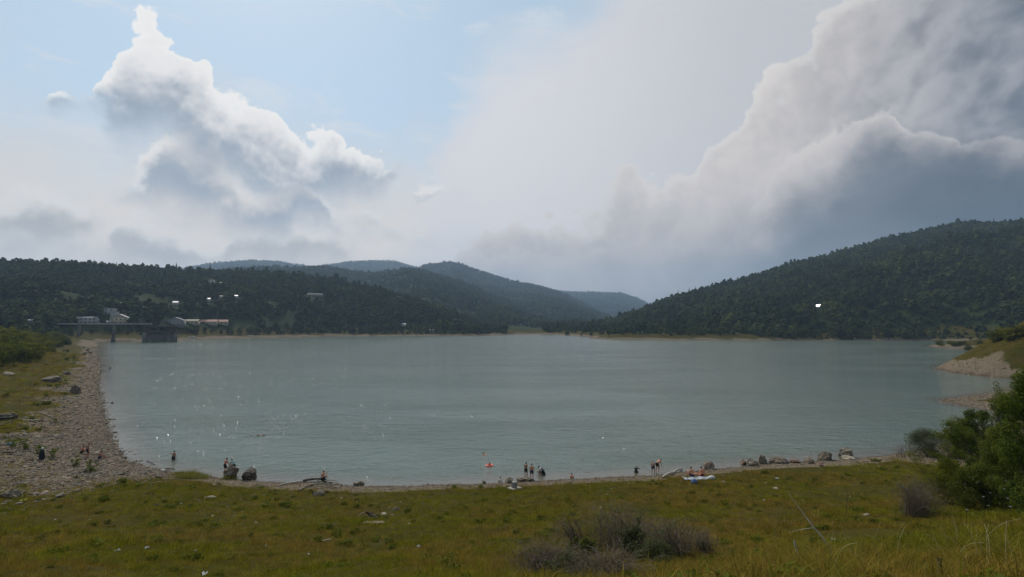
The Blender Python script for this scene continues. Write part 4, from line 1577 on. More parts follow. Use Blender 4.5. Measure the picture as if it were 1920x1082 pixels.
def unit_sphere():
    global _sph
    if _sph is None:
        bm = bmesh.new()
        bmesh.ops.create_uvsphere(bm, u_segments=14, v_segments=9, radius=1.0)
        bm.verts.index_update()
        _sph = (np.array([v.co[:] for v in bm.verts]), [[v.index for v in f.verts] for f in bm.faces])
        bm.free()
    return _sph


class Solid:
    """overlapping rounded pieces that are fused into one skin"""
    def __init__(self):
        self.v, self.f = [], []

    def ell(self, c, r, M=None):
        sv, sf = unit_sphere()
        q = sv * np.asarray(r)
        if M is not None:
            q = q @ np.asarray(M).T
        k = len(self.v)
        self.v += list(q + np.asarray(c))
        self.f += [[i + k for i in f] for f in sf]

    def cap(self, a, b, ra, rb):
        a, b = np.asarray(a, float), np.asarray(b, float)
        self.ell(a, (ra,) * 3)
        self.ell(b, (rb,) * 3)
        if np.linalg.norm(b - a) < 1e-6:
            return
        v, f = tube_np(np.array([a, (a + b) / 2, b]), [ra, (ra + rb) / 2, rb], 12)
        k = len(self.v)
        self.v += list(v)
        n = len(v)
        self.f += [list(map(int, q + k)) for q in f]
        self.f.append([k + i for i in range(11, -1, -1)])
        self.f.append([k + n - 12 + i for i in range(12)])

    def fuse(self, name, mat, voxel):
        me = mesh_np(name, self.v, self.f)
        o = bpy.data.objects.new(name, me)
        COL.objects.link(o)
        md = o.modifiers.new('fuse', 'REMESH')
        md.mode, md.voxel_size, md.use_smooth_shade = 'VOXEL', voxel, True
        sm = o.modifiers.new('soft', 'SMOOTH')
        sm.factor, sm.iterations = 0.5, 2
        dg = bpy.context.evaluated_depsgraph_get()
        out = bpy.data.meshes.new_from_object(o.evaluated_get(dg))
        bpy.data.objects.remove(o)
        bpy.data.meshes.remove(me)
        out.name = name
        out.materials.clear()
        out.materials.append(mat)
        return out


def ik(a, b, l1, l2, pole):
    """middle joint of a two-bone limb"""
    a, b, pole = (np.asarray(q, float) for q in (a, b, pole))
    d = b - a
    L = np.linalg.norm(d)
    if L > (l1 + l2) * 0.995:
        b = a + d / L * (l1 + l2) * 0.995
        d = b - a
        L = np.linalg.norm(d)
    u = d / L
    x = (l1 * l1 - l2 * l2 + L * L) / (2 * L)
    h = math.sqrt(max(l1 * l1 - x * x, 1e-6))
    p = pole - u * (pole @ u)
    p /= np.linalg.norm(p) + 1e-9
    return a + u * x + p * h, b


def unit(v):
    v = np.asarray(v, float)
    return v / (np.linalg.norm(v) + 1e-9)


POSES = {
    # pelvis height, torso direction, look direction, hands (l, r), feet (l, r), elbow pole, knee pole; local axes: x right, y forward, z up
    'stand': dict(pel=0.93, tor=(0, 0.02, 1), look=(0, 1, -0.1), hands=((-0.27, 0.06, 0.80), (0.27, 0.06, 0.80)), feet=((-0.11, 0, 0.09), (0.12, 0.03, 0.09)), ep=(0, -1, 0), kp=(0, 1, 0)),
    'arms_fold': dict(pel=0.93, tor=(0, 0.0, 1), look=(0.2, 1, -0.1), hands=((0.02, 0.22, 1.02), (-0.02, 0.24, 0.98)), feet=((-0.10, 0, 0.09), (0.11, 0.02, 0.09)), ep=(0, -0.6, -0.6), kp=(0, 1, 0)),
    'wade': dict(pel=0.93, tor=(0.03, 0.05, 1), look=(0, 1, -0.1), hands=((-0.30, 0.12, 1.52), (0.30, 0.05, 0.82)), feet=((-0.14, 0, 0.09), (0.14, 0.05, 0.09)), ep=(-0.6, -0.6, -0.4), kp=(0, 1, 0)),
    'lean': dict(pel=0.90, tor=(0.0, 0.42, 0.9), look=(0, 1, -0.6), hands=((-0.20, 0.55, 0.85), (0.18, 0.58, 0.88)), feet=((-0.13, -0.05, 0.09), (0.13, 0.12, 0.09)), ep=(0, -0.4, -1), kp=(0, 1, 0)),
    'bend': dict(pel=0.90, tor=(0.0, 0.95, 0.25), look=(0, 0.7, -0.8), hands=((-0.18, 0.62, 0.28), (0.20, 0.60, 0.25)), feet=((-0.16, 0.0, 0.09), (0.16, 0.06, 0.09)), ep=(0, -1, 0), kp=(0, 1, 0.1)),
    'squat': dict(pel=0.34, tor=(0.0, 0.45, 0.9), look=(0, 1, -0.5), hands=((-0.22, 0.62, 0.28), (0.24, 0.60, 0.22)), feet=((-0.17, 0.10, 0.09), (0.17, 0.12, 0.09)), ep=(-0.2, -0.3, -1), kp=(0, 1, 0.7)),
    'sit': dict(pel=0.13, tor=(0.0, 0.14, 1), look=(0, 1, -0.1), hands=((-0.17, 0.50, 0.44), (0.20, 0.50, 0.42)), feet=((-0.16, 0.64, 0.08), (0.17, 0.66, 0.08)), ep=(-0.3, -0.2, -1), kp=(0, 0.3, 1)),
    'sit_side': dict(pel=0.13, tor=(0.06, 0.06, 1), look=(-0.4, 1, -0.1), hands=((-0.30, 0.34, 0.30), (0.34, -0.12, 0.06)), feet=((-0.24, 0.86, 0.07), (-0.02, 0.80, 0.08)), ep=(0.2, -1, 0), kp=(-0.2, 0.2, 1)),
    'sit_drink': dict(pel=0.13, tor=(0.0, 0.10, 1), look=(0.4, 1, 0.0), hands=((-0.20, 0.48, 0.42), (0.24, 0.26, 0.74)), feet=((-0.16, 0.64, 0.08), (0.17, 0.66, 0.08)), ep=(0.4, -0.2, -1), kp=(0, 0.3, 1)),
    'crawl': dict(pel=0.0, tor=(0.0, 1.0, 0.06), look=(0.3, 1, 0.0), hands=((-0.24, 1.05, 0.30), (0.36, 0.20, -0.12)), feet=((-0.10, -0.80, -0.06), (0.10, -0.82, 0.02)), ep=(0, -0.2, 1), kp=(0, 0, -1)),
    'breast': dict(pel=-0.22, tor=(0.0, 0.86, 0.5), look=(0, 1, 0.0), hands=((-0.52, 0.62, -0.05), (0.52, 0.62, -0.05)), feet=((-0.22, -0.74, -0.40), (0.22, -0.74, -0.40)), ep=(0, -1, 0.1), kp=(0, 0.2, -1)),
    'float': dict(pel=-0.42, tor=(0.0, -0.25, 1), look=(0, 1, 0.1), hands=((-0.42, 0.20, 0.02), (0.42, 0.20, 0.02)), feet=((-0.16, 0.62, -0.30), (0.16, 0.62, -0.30)), ep=(0, -1, 0.1), kp=(0, 0.2, 1)),
}


def person(p, heading, pose, label, skin=None, shorts='black', shirt=None, scale=1.0, dz=0.0, group=None, hair=True, over=None, bikini=False):
    q = dict(POSES[pose])
    if over:
        q.update(over)
    skin = skin or SKIN
    e = bpy.data.objects.new('person', None)
    e.location = (p[0], p[1], p[2] + dz)
    e.rotation_euler = (0, 0, math.radians(heading))
    e.scale = (scale,) * 3
    e.empty_display_size = 0.2
    link(e)
    tag(e, label, 'person', group)
    pel = np.array([0.0, 0.0, q['pel']])
    tor = unit(q['tor'])
    right = unit(np.cross(tor, np.cross(np.array([1.0, 0, 0]), tor)) if abs(tor[0]) < 0.9 else (0, -1, 0))
    right = unit(right)
    fwd = np.cross(tor, right) * -1
    M = np.stack([right, -fwd if (np.cross(right, -fwd) @ tor) > 0 else fwd, tor], 1)      # columns: right, front/back, up the spine
    if np.linalg.det(M) < 0:
        M[:, 1] *= -1
    B = Solid()
    wa, ch, sh = pel + tor * 0.16, pel + tor * 0.34, pel + tor * 0.47
    B.ell(pel + tor * 0.02, (0.165, 0.115, 0.135), M)
    B.ell(wa, (0.140, 0.100, 0.15), M)
    B.ell(ch, (0.168, 0.115, 0.17), M)
    sl, sr = sh - right * 0.185, sh + right * 0.185
    B.cap(sl + right * .02, sr - right * .02, 0.062, 0.062)
    look = unit(q['look'])
    hd = unit(tor * 0.75 + look * 0.25)
    nk = sh + tor * 0.06
    hc = nk + hd * 0.17 + look * 0.02
    B.cap(sh - tor * 0.01, hc - hd * 0.05, 0.060, 0.052)
    hx = unit(np.cross(look, hd))
    hf = unit(np.cross(hd, hx))
    HM = np.stack([hx, hf, hd], 1)
    B.ell(hc, (0.076, 0.096, 0.118), HM)
    B.ell(hc + hf * 0.035 - hd * 0.062, (0.052, 0.055, 0.052), HM)          # jaw
    B.ell(hc + hf * 0.100 - hd * 0.012, (0.014, 0.020, 0.026), HM)          # nose
    B.ell(hc + hf * 0.090 - hd * 0.052, (0.024, 0.010, 0.010), HM)          # lips
    for s in (-1, 1):
        B.ell(hc + hx * 0.078 * s - hd * 0.01, (0.012, 0.022, 0.032), HM)   # ears
    arm_pts, leg_pts = [], []
    for s, S0, T0 in ((-1, sl, q['hands'][0]), (1, sr, q['hands'][1])):
        ep = np.array(q['ep'], float)
        ep[0] *= 1 if s > 0 else -1
        ep[0] += 0.25 * s
        T1 = np.array(T0, float)
        el, wr = ik(S0, T1, 0.29, 0.26, ep)
        arm_pts.append((S0, el, wr))
        B.cap(S0, el, 0.052, 0.040)
        B.cap(el, wr, 0.040, 0.026)
        d = unit(wr - el)
        side = unit(np.cross(d, (0, 0, 1)) if abs(d[2]) < 0.95 else np.array([0.0, 1.0, 0.0]))
        nrm = np.cross(side, d)
        B.ell(wr + d * 0.045, (0.040, 0.016, 0.050), np.stack([side, nrm, d], 1))
        for k, L in enumerate((0.070, 0.080, 0.075, 0.058)):                # four fingers, slightly curled
            b0 = wr + d * 0.080 + side * (k - 1.5) * 0.020
            m0 = b0 + d * L * 0.55 - nrm * 0.008
            B.cap(b0, m0, 0.0098, 0.0092)
            B.cap(m0, m0 + d * L * 0.40 - nrm * 0.026, 0.0092, 0.0085)
        t0 = wr + d * 0.030 - side * 0.034 * s
        t1 = t0 + unit(d * 0.7 - side * 0.75 * s) * 0.040
        B.cap(t0, t1, 0.0125, 0.011)
        B.cap(t1, t1 + d * 0.030 - nrm * 0.010, 0.011, 0.0095)
    for s, F0 in ((-1, q['feet'][0]), (1, q['feet'][1])):
        hp = pel + right * 0.095 * s - tor * 0.03
        kp = np.array(q['kp'], float)
        kp[0] = kp[0] + 0.18 * s
        kn, an = ik(hp, F0, 0.43, 0.42, kp)
        leg_pts.append((hp, kn, an))
        B.cap(hp, kn, 0.088, 0.056)
        B.cap(kn, kn + (an - kn) * 0.35, 0.056, 0.058)
        B.cap(kn + (an - kn) * 0.35, an, 0.058, 0.038)
        flat = abs(an[2] - F0[2]) < 0.05 and pose not in ('crawl', 'breast', 'float')
        fd = np.array([0.15 * s, 1.0, -0.02]) if flat else unit((an - kn) + np.array([0, -0.15, 0]))
        fd = unit(fd)
        B.cap(an + np.array([0, 0, -0.045 if flat else 0]) - fd * 0.035, an + fd * 0.15 + np.array([0, 0, -0.05 if flat else 0]), 0.038, 0.028)
    obj('body', B.fuse('body', skin, 0.0125), e)
    if shorts:
        S = Solid()
        S.ell(pel + tor * 0.01, (0.182, 0.134, 0.135), M)
        S.cap(pel + tor * .07 - right * .08, pel + tor * .07 + right * .08, .105, .105)
        for hp, kn, an in leg_pts:
            S.cap(hp, hp + (kn - hp) * (0.12 if bikini else 0.62), 0.106, 0.100 if bikini else 0.086)
        obj('shorts', S.fuse('shorts', cloth(shorts), 0.022), e)
    if shirt:
        S = Solid()
        S.ell(wa, (0.165, 0.125, 0.17), M)
        S.ell(ch, (0.188, 0.136, 0.19), M)
        S.cap(sl + right * .02, sr - right * .02, 0.080, 0.080)
        for a0, el, wr in arm_pts:
            S.cap(a0, a0 + (el - a0) * 0.75, 0.072, 0.062)
        obj('shirt', S.fuse('shirt', cloth(shirt), 0.022), e)
    if hair:
        sv, sf = unit_sphere()
        rr = np.array([0.085, 0.106, 0.128])
        pts = sv * rr
        keep = (sv[:, 2] > 0.42) | ((sv[:, 1] < 0.30) & (sv[:, 2] > -0.45))
        idx = np.cumsum(keep) - 1
        fs = [[int(idx[i]) for i in f] for f in sf if all(keep[i] for i in f)]
        vs = pts[keep] @ HM.T + hc
        me = mesh_np('hair', list(vs), fs, HAIR, True)
        ho = obj('hair', me, e)
        sd_ = ho.modifiers.new('thick', 'SOLIDIFY')
        sd_.thickness = 0.02
    for s in (-1, 1):
        Es = Solid()
        Es.ell(hc + hx * 0.030 * s + hf * 0.088 + hd * 0.012, (0.011, 0.008, 0.007), HM)
        obj('eye', mesh_np('eye', Es.v, Es.f, HAIR, True), e)
    return e


def wat(px, py, z=0.0):
    x, y = on_water(px, py, z)
    return float(x), float(y), 0.0


def build_people():
    person(wat(325, 861), 10, 'wade', 'bather standing waist deep in the lake with one hand raised', SKIN_D, 'black', dz=-0.72)
    x, y, _ = wat(421, 887)
    person((x, y, 0.0), -35, 'lean', 'bare backed bather in dark shorts leaning on the tall boulder', SKIN_R, 'black', dz=-0.05, over=dict(tor=(0, .2, 1)))
    x, y, _ = wat(438, 887)
    person((x, y, 0.0), 62, 'lean', 'bather in pale mint shirt stooping behind the tall boulder', SKIN_D, 'black', 'mint', dz=-0.05)
    p = hit(605, 902)
    person((p.x, p.y, p.z + 0.12), -5, 'sit_drink', 'bare backed bather sitting on the driftwood holding a pale cup', SKIN_R, 'black')
    person(wat(484, 817), -88, 'crawl', 'swimmer doing front crawl in a white splash', SKIN_D, 'black', dz=-0.02)
    person(wat(914, 853), 55, 'breast', 'swimmer with raised shoulders out beyond the red swim ring', SKIN_R, 'black', dz=0.0)
    person(wat(918, 874), 170, 'float', 'bather floating upright inside the red swim ring', SKIN, 'black', dz=0.02)
    x, y, _ = wat(986, 896)
    person((x, y, 0.0), -20, 'arms_fold', 'slim bather in dark shorts standing at the flat shore rock', SKIN_D, 'black', scale=0.95)
    x, y, _ = wat(997, 899)
    person((x, y, 0.0), -10, 'stand', 'bather in long navy shorts standing beside the slim one', SKIN_R, 'navy', scale=0.95, dz=-0.02)
    person(wat(1016, 889), 70, 'squat', 'bather in white top crouching in the shallows', SKIN, 'black', 'white', scale=0.95, dz=-0.12)
    person(wat(1021, 890), 60, 'squat', 'dark haired bather crouching close behind the white top', SKIN_D, 'black', 'dark', scale=0.85, dz=-0.18)
    person(wat(1073, 896), 15, 'sit', 'bather sitting low in the water with only head and shoulders showing', SKIN_R, 'black', scale=0.95, dz=-0.42)
    p = hit(939, 904)
    person((p.x, p.y, max(p.z, 0)), 20, 'sit', 'bather sitting low among shore rocks with a white top', SKIN_D, 'black', 'white', scale=0.8, dz=-0.22)
    person(wat(1192, 886), -30, 'squat', 'bather in dark clothes crouching alone in the shallows', SKIN_D, 'black', 'dark', scale=0.85, dz=-0.22,
           over=dict(hands=((-0.22, .5, .3), (0.36, .25, .95))))
    person(wat(1232, 884), -60, 'bend', 'bather bending deeply over the water with sunlit back', SKIN_R, 'black', scale=1.0, dz=-0.05, over=dict(tor=(0, .8, .62)))
    person(wat(1225, 887), -10, 'bend', 'bare backed bather stooping in front of the deeply bending one', SKIN_D, 'black', scale=0.85, dz=-0.1, over=dict(tor=(0, .5, .85)))
    p = hit(1298, 895)
    person(tuple(p), 18, 'sit', 'sunbather with bare back and navy shorts sitting on the blanket', SKIN_R, 'navy', scale=1.12, dz=0.03)
    p = hit(1317, 894)
    person(tuple(p), 30, 'sit_side', 'second sunbather leaning on one arm on the blanket', SKIN_R, 'maroon', scale=1.12, dz=0.03, bikini=True)
    p = hit(152, 850)
    person(tuple(p), -40, 'sit', 'sunburnt bather sitting on the stones beside a standing one', SKIN_R, 'black', scale=1.05)
    p = hit(163, 858)
    person(tuple(p), -30, 'stand', 'bather in navy shorts standing on the stony beach', SKIN_D, 'navy', over=dict(tor=(0, .12, 1)))
    p = hit(186, 860)
    person(tuple(p), -70, 'sit', 'bather in dark shorts sitting on stones near the water', SKIN_D, 'navy', scale=1.05)


# ------------------------------------------------------------------ things on the shore
def box_np(c, s):
    c, s = np.asarray(c, float), np.asarray(s, float) / 2
    v = np.array([(x, y, z) for z in (-1, 1) for y in (-1, 1) for x in (-1, 1)], float) * s + c
    f = np.array([(0, 2, 3, 1), (4, 5, 7, 6), (0, 1, 5, 4), (2, 6, 7, 3), (0, 4, 6, 2), (1, 3, 7, 5)])
    return v, f


def bevel_box(name, c, s, mat, bev=0.02, jitter=0.0, seed=0):
    rng = np.random.default_rng(seed)
    bm = bmesh.new()
    v, f = box_np(c, s)
    vs = [bm.verts.new(q + rng.normal(size=3) * jitter) for q in v]
    for q in f:
        bm.faces.new([vs[i] for i in q])
    bmesh.ops.bevel(bm, geom=bm.edges[:], offset=bev, segments=2, affect='EDGES')
    me = bpy.data.meshes.new(name)
    bm.to_mesh(me)
    bm.free()
    me.materials.append(mat)
    return me


CONCRETE = noisy_mat('weathered_concrete', (0.22, 0.205, 0.185), (0.33, 0.31, 0.28), 2.5, 0.92, 0.4, 0.02, (0.15, 0.14, 0.125))


def build_shore_things():
    p = hit(965, 917)
    e = thing('concrete_footing', 'square concrete slab carrying a grey concrete block in the grass', 'concrete footing', (p.x, p.y, p.z), None, 0.5)
    e.rotation_euler = (-0.10, 0.02, 0.55)
    obj('slab', bevel_box('slab', (0, 0, 0.06), (1.15, 1.15, 0.14), CONCRETE, 0.015, 0.012), e)
    obj('block', bevel_box('block', (0.02, 0.05, 0.40), (0.46, 0.46, 0.52), noisy_mat('rough_concrete', (0.17, 0.16, 0.15), (0.27, 0.255, 0.235), 5.0, 0.95, 0.6, 0.02), 0.02, 0.015, 2), e)
    # swim ring
    x, y, _ = wat(918, 873.5)
    bm = bmesh.new()
    n, k = 28, 10
    ring = []
    for i in range(n):
        a = 6.283 * i / n
        ring.append([bm.verts.new(((0.33 + 0.105 * math.cos(b)) * math.cos(a), (0.33 + 0.105 * math.cos(b)) * math.sin(a), 0.105 * math.sin(b))) for b in (6.283 * j / k for j in range(k))])
    for i in range(n):
        for j in range(k):
            bm.faces.new((ring[i][j], ring[(i + 1) % n][j], ring[(i + 1) % n][(j + 1) % k], ring[i][(j + 1) % k])).smooth = True
    me = bpy.data.meshes.new('swim_ring')
    bm.to_mesh(me)
    bm.free()
    m, T = newmat('red_vinyl')
    b = pbsdf(T, T.mix(T.ss(T.noise(T.n('ShaderNodeTexCoord').outputs['Object'], 4.0).outputs[0], .35, .65), (0.62, 0.035, 0.018), (0.52, 0.028, 0.015)), 0.35, None, 0.5)
    finish(T, b.outputs[0])
    me.materials.append(m)
    o = obj('swim_ring', me, None, (x, y, 0.04))
    o.rotation_euler = (0.12, 0.0, 0.3)
    tag(o, 'red inflatable swim ring floating off the shore', 'swim ring')
    # blanket
    c = hit(1309, 897)
    nx, ny = 26, 14
    vs, fs = [], []
    rng = np.random.default_rng(3)
    for j in range(ny):
        for i in range(nx):
            lx, ly = (i / (nx - 1) - 0.5) * 3.1, (j / (ny - 1) - 0.5) * 1.5
            lx += 0.12 * math.sin(ly * 3 + 1)
            ly += 0.10 * math.sin(lx * 2.2)
            z_ = gz(c.x + lx, c.y + ly) - c.z + 0.05 + 0.03 * math.sin(lx * 7 + ly * 3) * math.cos(ly * 6) + 0.02 * rng.random()
            vs.append((lx, ly, z_))
    for j in range(ny - 1):
        for i in range(nx - 1):
            a = j * nx + i
            fs.append((a, a + 1, a + nx + 1, a + nx))
    m, T = newmat('striped_blanket')
    co = T.n('ShaderNodeTexCoord').outputs['Object']
    wv = T.n('ShaderNodeTexWave', wave_type='BANDS', bands_direction='X')
    T.put(wv.inputs['Vector'], co)
    wv.inputs['Scale'].default_value = 0.9
    wv.inputs['Distortion'].default_value = 0.6
    b = pbsdf(T, T.mix(T.ss(wv.outputs[1] if len(wv.outputs) > 1 else wv.outputs[0], 0.72, 0.80), (0.58, 0.60, 0.62), (0.12, 0.20, 0.38)), 0.9, None, 0.1)
    finish(T, b.outputs[0])
    bo = obj('picnic_blanket', mesh_np('picnic_blanket', vs, fs, m, True), None, tuple(c))
    bo.modifiers.new('thick', 'SOLIDIFY').thickness = 0.015
    tag(bo, 'white and blue blanket spread under the two sunbathers', 'blanket')

    def bag(px, py, s, col, label, seed, handle=True):
        p = hit(px, py)
        e = thing('bag', label, 'bag', tuple(p), None, 0.3)
        B = Solid()
        B.ell((0, 0, s[2] * 0.45), (s[0] / 2, s[1] / 2, s[2] / 2))
        B.ell((s[0] * .12, 0, s[2] * 0.30), (s[0] * .5, s[1] * .48, s[2] * .35))
        B.ell((-s[0] * .18, .02, s[2] * 0.30), (s[0] * .42, s[1] * .5, s[2] * .34))
        obj('sack', B.fuse('sack', cloth(col), 0.03), e)
        if handle:
            u = np.linspace(0, math.pi, 9)
            v, f = tube_np(np.stack([np.cos(u) * s[0] * .25, np.zeros(9), s[2] * .85 + np.sin(u) * s[2] * .25], 1), np.full(9, .015), 5)
            obj('handle', mesh_np('handle', v, f, cloth('white')), e)
    bag(1302, 907, (0.62, 0.42, 0.5), 'blue', 'blue bag with pale handle standing below the blanket', 1)
    bag(1334, 898, (0.8, 0.45, 0.36), 'white', 'pale bag lying on the end of the blanket', 2, False)
    bag(78, 862, (0.5, 0.42, 1.25), 'dark', 'dark upright rucksack standing on the stony beach', 3, False)
    p = hit(79, 861)
    B = Solid()
    B.ell((0, 0, 0), (0.13, 0.14, 0.10))
    B.ell((0, -0.12, -0.04), (0.11, 0.10, 0.02))
    me = B.fuse('white_cap', cloth('white'), 0.02)
    tag(obj('sun_hat', me, None, (p.x, p.y, p.z + 1.24)), 'white cap resting on top of the dark rucksack', 'cap')
    # plastic litter: crumpled sheets
    def litter(px, py, size, col, label, seed, group=None):
        rng = np.random.default_rng(seed)
        p = hit(px, py)
        bm = bmesh.new()
        bmesh.ops.create_grid(bm, x_segments=6, y_segments=6, size=0.5)
        for v in bm.verts:
            v.co = Vector((v.co.x * size, v.co.y * size * 0.7, size * (0.16 + 0.22 * rng.normal() * 0.6)))
        me = bpy.data.meshes.new('plastic_scrap')
        bm.to_mesh(me)
        bm.free()
        m = bpy.data.materials.get('plastic_' + col)
        if not m:
            q = {'blue': (0.06, 0.26, 0.42), 'white': (0.66, 0.66, 0.63), 'yellow': (0.50, 0.50, 0.10)}[col]
            m = noisy_mat('plastic_' + col, tuple(v * .85 for v in q), q, 8.0, 0.4, 0.2, 0.01)
        me.materials.append(m)
        o = obj('plastic_scrap', me, None, (p.x, p.y, p.z + 0.03), rng.random() * 6)
        tag(o, label, 'litter', group)
    litter(20, 834, 0.8, 'blue', 'crumpled blue plastic sheet on the stony beach', 1)
    litter(44, 940, 0.42, 'yellow', 'pale yellow scrap in grass below the broad dark boulder', 2)
    litter(168, 803, 0.4, 'yellow', 'yellow scrap on stones near the waterline', 3)
    litter(229, 846, 0.7, 'white', 'white plastic scrap at the waterline', 4)
    litter(306, 883, 0.6, 'white', 'white plastic scrap beside the reedy tuft', 5)
    litter(220, 1035, 0.22, 'white', 'white scrap in thick grass beside a dry patch', 6)
    litter(384, 1078, 0.25, 'white', 'torn white scrap low on the green slope', 7)
    litter(1242, 1028, 0.22, 'white', 'white scrap beside the brownish twig clump', 8)
    litter(1456, 898, 0.32, 'white', 'small white round scrap in the open grass', 9)
    for i in range(22):
        r_ = np.random.default_rng(400 + i)
        litter(100 + 1500 * r_.random(), 912 + 130 * r_.random(), 0.10 + 0.10 * r_.random(), 'white', 'tiny white paper scrap lying on the grass slope', 400 + i, 'paper scraps on the grass')
    # splashes: foam droplets around the swimmers
    FOAM = noisy_mat('white_foam', (0.40, 0.43, 0.44), (0.55, 0.57, 0.58), 5.0, 0.6, 0.2, 0.01)
    def splash(px, py, rx, ry, n, label, drift):
        rng = np.random.default_rng(int(px))
        x, y, _ = wat(px, py)
        parts = []
        for _ in range(n):
            a, q = rng.random() * 6.28, math.sqrt(rng.random())
            c = (q * rx * math.cos(a) + drift * rng.random(), q * ry * math.sin(a), 0.005 + 0.06 * rng.random() ** 4)
            parts.append(blob_np(rng, c, 0.02 + 0.05 * rng.random() ** 2, 0.6, 5, 3))
        v, f = join_np(parts)
        o = obj('splash_foam', mesh_np('splash_foam', v, f, FOAM), None, (x, y, 0))
        tag(o, label, None, None, 'stuff')
    splash(476, 818, 1.7, 1.3, 260, 'white foam splashed up round the crawling swimmer', 0.6)
    splash(925, 853, 0.7, 0.25, 90, 'short pale wake behind the swimmer beyond the ring', 1.0)
    bpy.context.view_layer.update()
# ------------------------------------------------------------------ intake tower and footbridge
DARKCON = noisy_mat('dark_concrete', (0.075, 0.07, 0.064), (0.115, 0.107, 0.098), 0.25, 0.95, 0.3, 0.05, (0.06, 0.057, 0.052))
STEEL = noisy_mat('dark_steel', (0.035, 0.036, 0.038), (0.06, 0.06, 0.062), 1.0, 0.6, 0.1, 0.01)
T_TOWER = 478.0


def wx(px, t):
    return float((px - CX) / F_PX * t * math.cos(PITCH))


def zpx(py, t):
    x, y, z = ray(960, py)
    return CAM_H + z / y * t


def boxpart(name, lst, mat, parent):
    v, f = join_np([box_np(c, s) for c, s in lst])
    return obj(name, mesh_np(name, v, f, mat), parent)


def build_tower():
    t = T_TOWER
    x0, x1 = wx(268, t), wx(334, t)
    xc, W = (x0 + x1) / 2, x1 - x0
    e = thing('intake_tower', 'dark concrete water intake tower standing in the lake at the footbridge end', 'tower', (xc, t, 0))
    W /= 1.21                                           # it stands square to the line of sight
    e.rotation_euler = (0, 0, math.atan2(-xc, t))
    D = 12.0
    h1 = zpx(622, t)
    top = zpx(612.5, t)
    boxpart('base_wall', [((0, D / 2 + 1.4, (h1 - 6) / 2 - 0.3), (W - 0.2, D, h1 + 5.4))], DARKCON, e)
    boxpart('pier', [((-W / 2 + 1.8, 0.4, h1 / 2 - 3.2), (3.6, 3.0, h1 + 5.6))], CONCRETE_T, e)
    boxpart('pier', [((W / 2 - 1.5, 0.4, h1 / 2 - 3.2), (3.0, 3.0, h1 + 5.6))], CONCRETE_T, e)
    for s in (-1, 1):                                       # sloping cheeks of the recess
        bm = bmesh.new()
        a = s * (W / 2 - 3.3)
        pr = [(a, 0.3, -5), (a - s * 2.5, 1.3, -5), (a - s * 7.5, 1.3, h1 - 1.2), (a, 0.3, h1 - 1.2)]
        q1 = [bm.verts.new(p) for p in pr]
        q2 = [bm.verts.new((p[0], p[1] + 2.2, p[2])) for p in pr]
        bm.faces.new(q1)
        bm.faces.new(q2[::-1])
        for i in range(4):
            bm.faces.new((q1[i], q2[i], q2[(i + 1) % 4], q1[(i + 1) % 4]))
        bmesh.ops.recalc_face_normals(bm, faces=bm.faces)
        me = bpy.data.meshes.new('cheek_wall')
        bm.to_mesh(me)
        bm.free()
        me.materials.append(CONCRETE_T)
        obj('cheek_wall', me, e)
    boxpart('ledge', [((1.2, D / 2 - 0.4, h1 + 0.2), (W - 3.0, D + 3.2, 0.9))], STEEL, e)
    boxpart('upper_wall', [((0, D / 2 + 2.6, (h1 + top) / 2 + 0.6), (W - 1.0, D - 2.0, top - h1 - 0.4))], CONCRETE_T, e)
    for px in (272, 285, 297, 310, 322, 331):
        boxpart('column', [(((wx(px, t) - xc) / 1.21, 2.4, (h1 + top) / 2 + 0.5), (1.0, 1.6, top - h1 - 0.6))], CONCRETE_T, e)
    boxpart('gate_slot', [(((wx(287, t) - xc) / 1.21, 3.45, (h1 + top) / 2 + 0.4), (3.4, 0.4, 2.4))], STEEL, e)
    boxpart('gate_slot', [(((wx(304, t) - xc) / 1.21, 3.45, (h1 + top) / 2 + 0.4), (3.4, 0.4, 2.4))], STEEL, e)
    boxpart('roof_slab', [((0.5, D / 2 + 1.0, top + 0.45), (W + 1.6, D + 2.0, 0.8))], DARKCON, e)
    # railing
    lst = [((0.5, 0.3, top + 1.9), (W + 1.2, 0.12, 0.12)), ((0.5, 0.3, top + 1.4), (W + 1.2, 0.1, 0.1))]
    boxpart('rail', lst, STEEL, e)
    for i in range(12):
        boxpart('rail_post', [((-W / 2 + i * (W / 11.0), 0.3, top + 1.35), (0.12, 0.12, 1.1))], STEEL, e)
    for px, hh in ((272, 6.0), (285, 3.0)):
        boxpart('mast', [(((wx(px, t) - xc) / 1.21, 3.0, top + hh / 2 + 0.8), (0.25, 0.25, hh))], STEEL, e)
    # footbridge
    xa = wx(62, t)
    zb = zpx(607.5, t)
    b = thing('footbridge', 'long dark footbridge on tall piers from the bank to the intake tower', 'footbridge', ((xa + x0) / 2, t + 5, 0))
    L = x0 - xa + 9.0
    boxpart('deck', [((0, 0, zb), (L, 2.6, 1.5))], CONCRETE, b)
    for s in (-1, 1):
        boxpart('handrail', [((0, s * 1.2, zb + 1.55), (L, 0.10, 0.10))], STEEL, b)
        boxpart('handrail', [((0, s * 1.2, zb + 1.05), (L, 0.08, 0.08))], STEEL, b)
        for i in range(24):
            boxpart('rail_post', [((-L / 2 + 0.5 + i * (L - 1) / 23.0, s * 1.2, zb + 1.0), (0.10, 0.10, 1.1))], STEEL, b)
    for px in (140, 206):
        xx = wx(px, t) - (xa + x0) / 2
        boxpart('pier', [((xx, 0, zb / 2 - 2.7), (1.5, 1.8, zb + 4.4))], DARKCON, b)
        boxpart('pier_foot', [((xx, 0, 1.2), (2.6, 2.6, 5.0))], DARKCON, b)


CONCRETE_T = noisy_mat('stained_concrete', (0.10, 0.093, 0.085), (0.155, 0.145, 0.13), 0.3, 0.95, 0.3, 0.05, (0.07, 0.065, 0.06))

# ------------------------------------------------------------------ houses
WALLS = {}


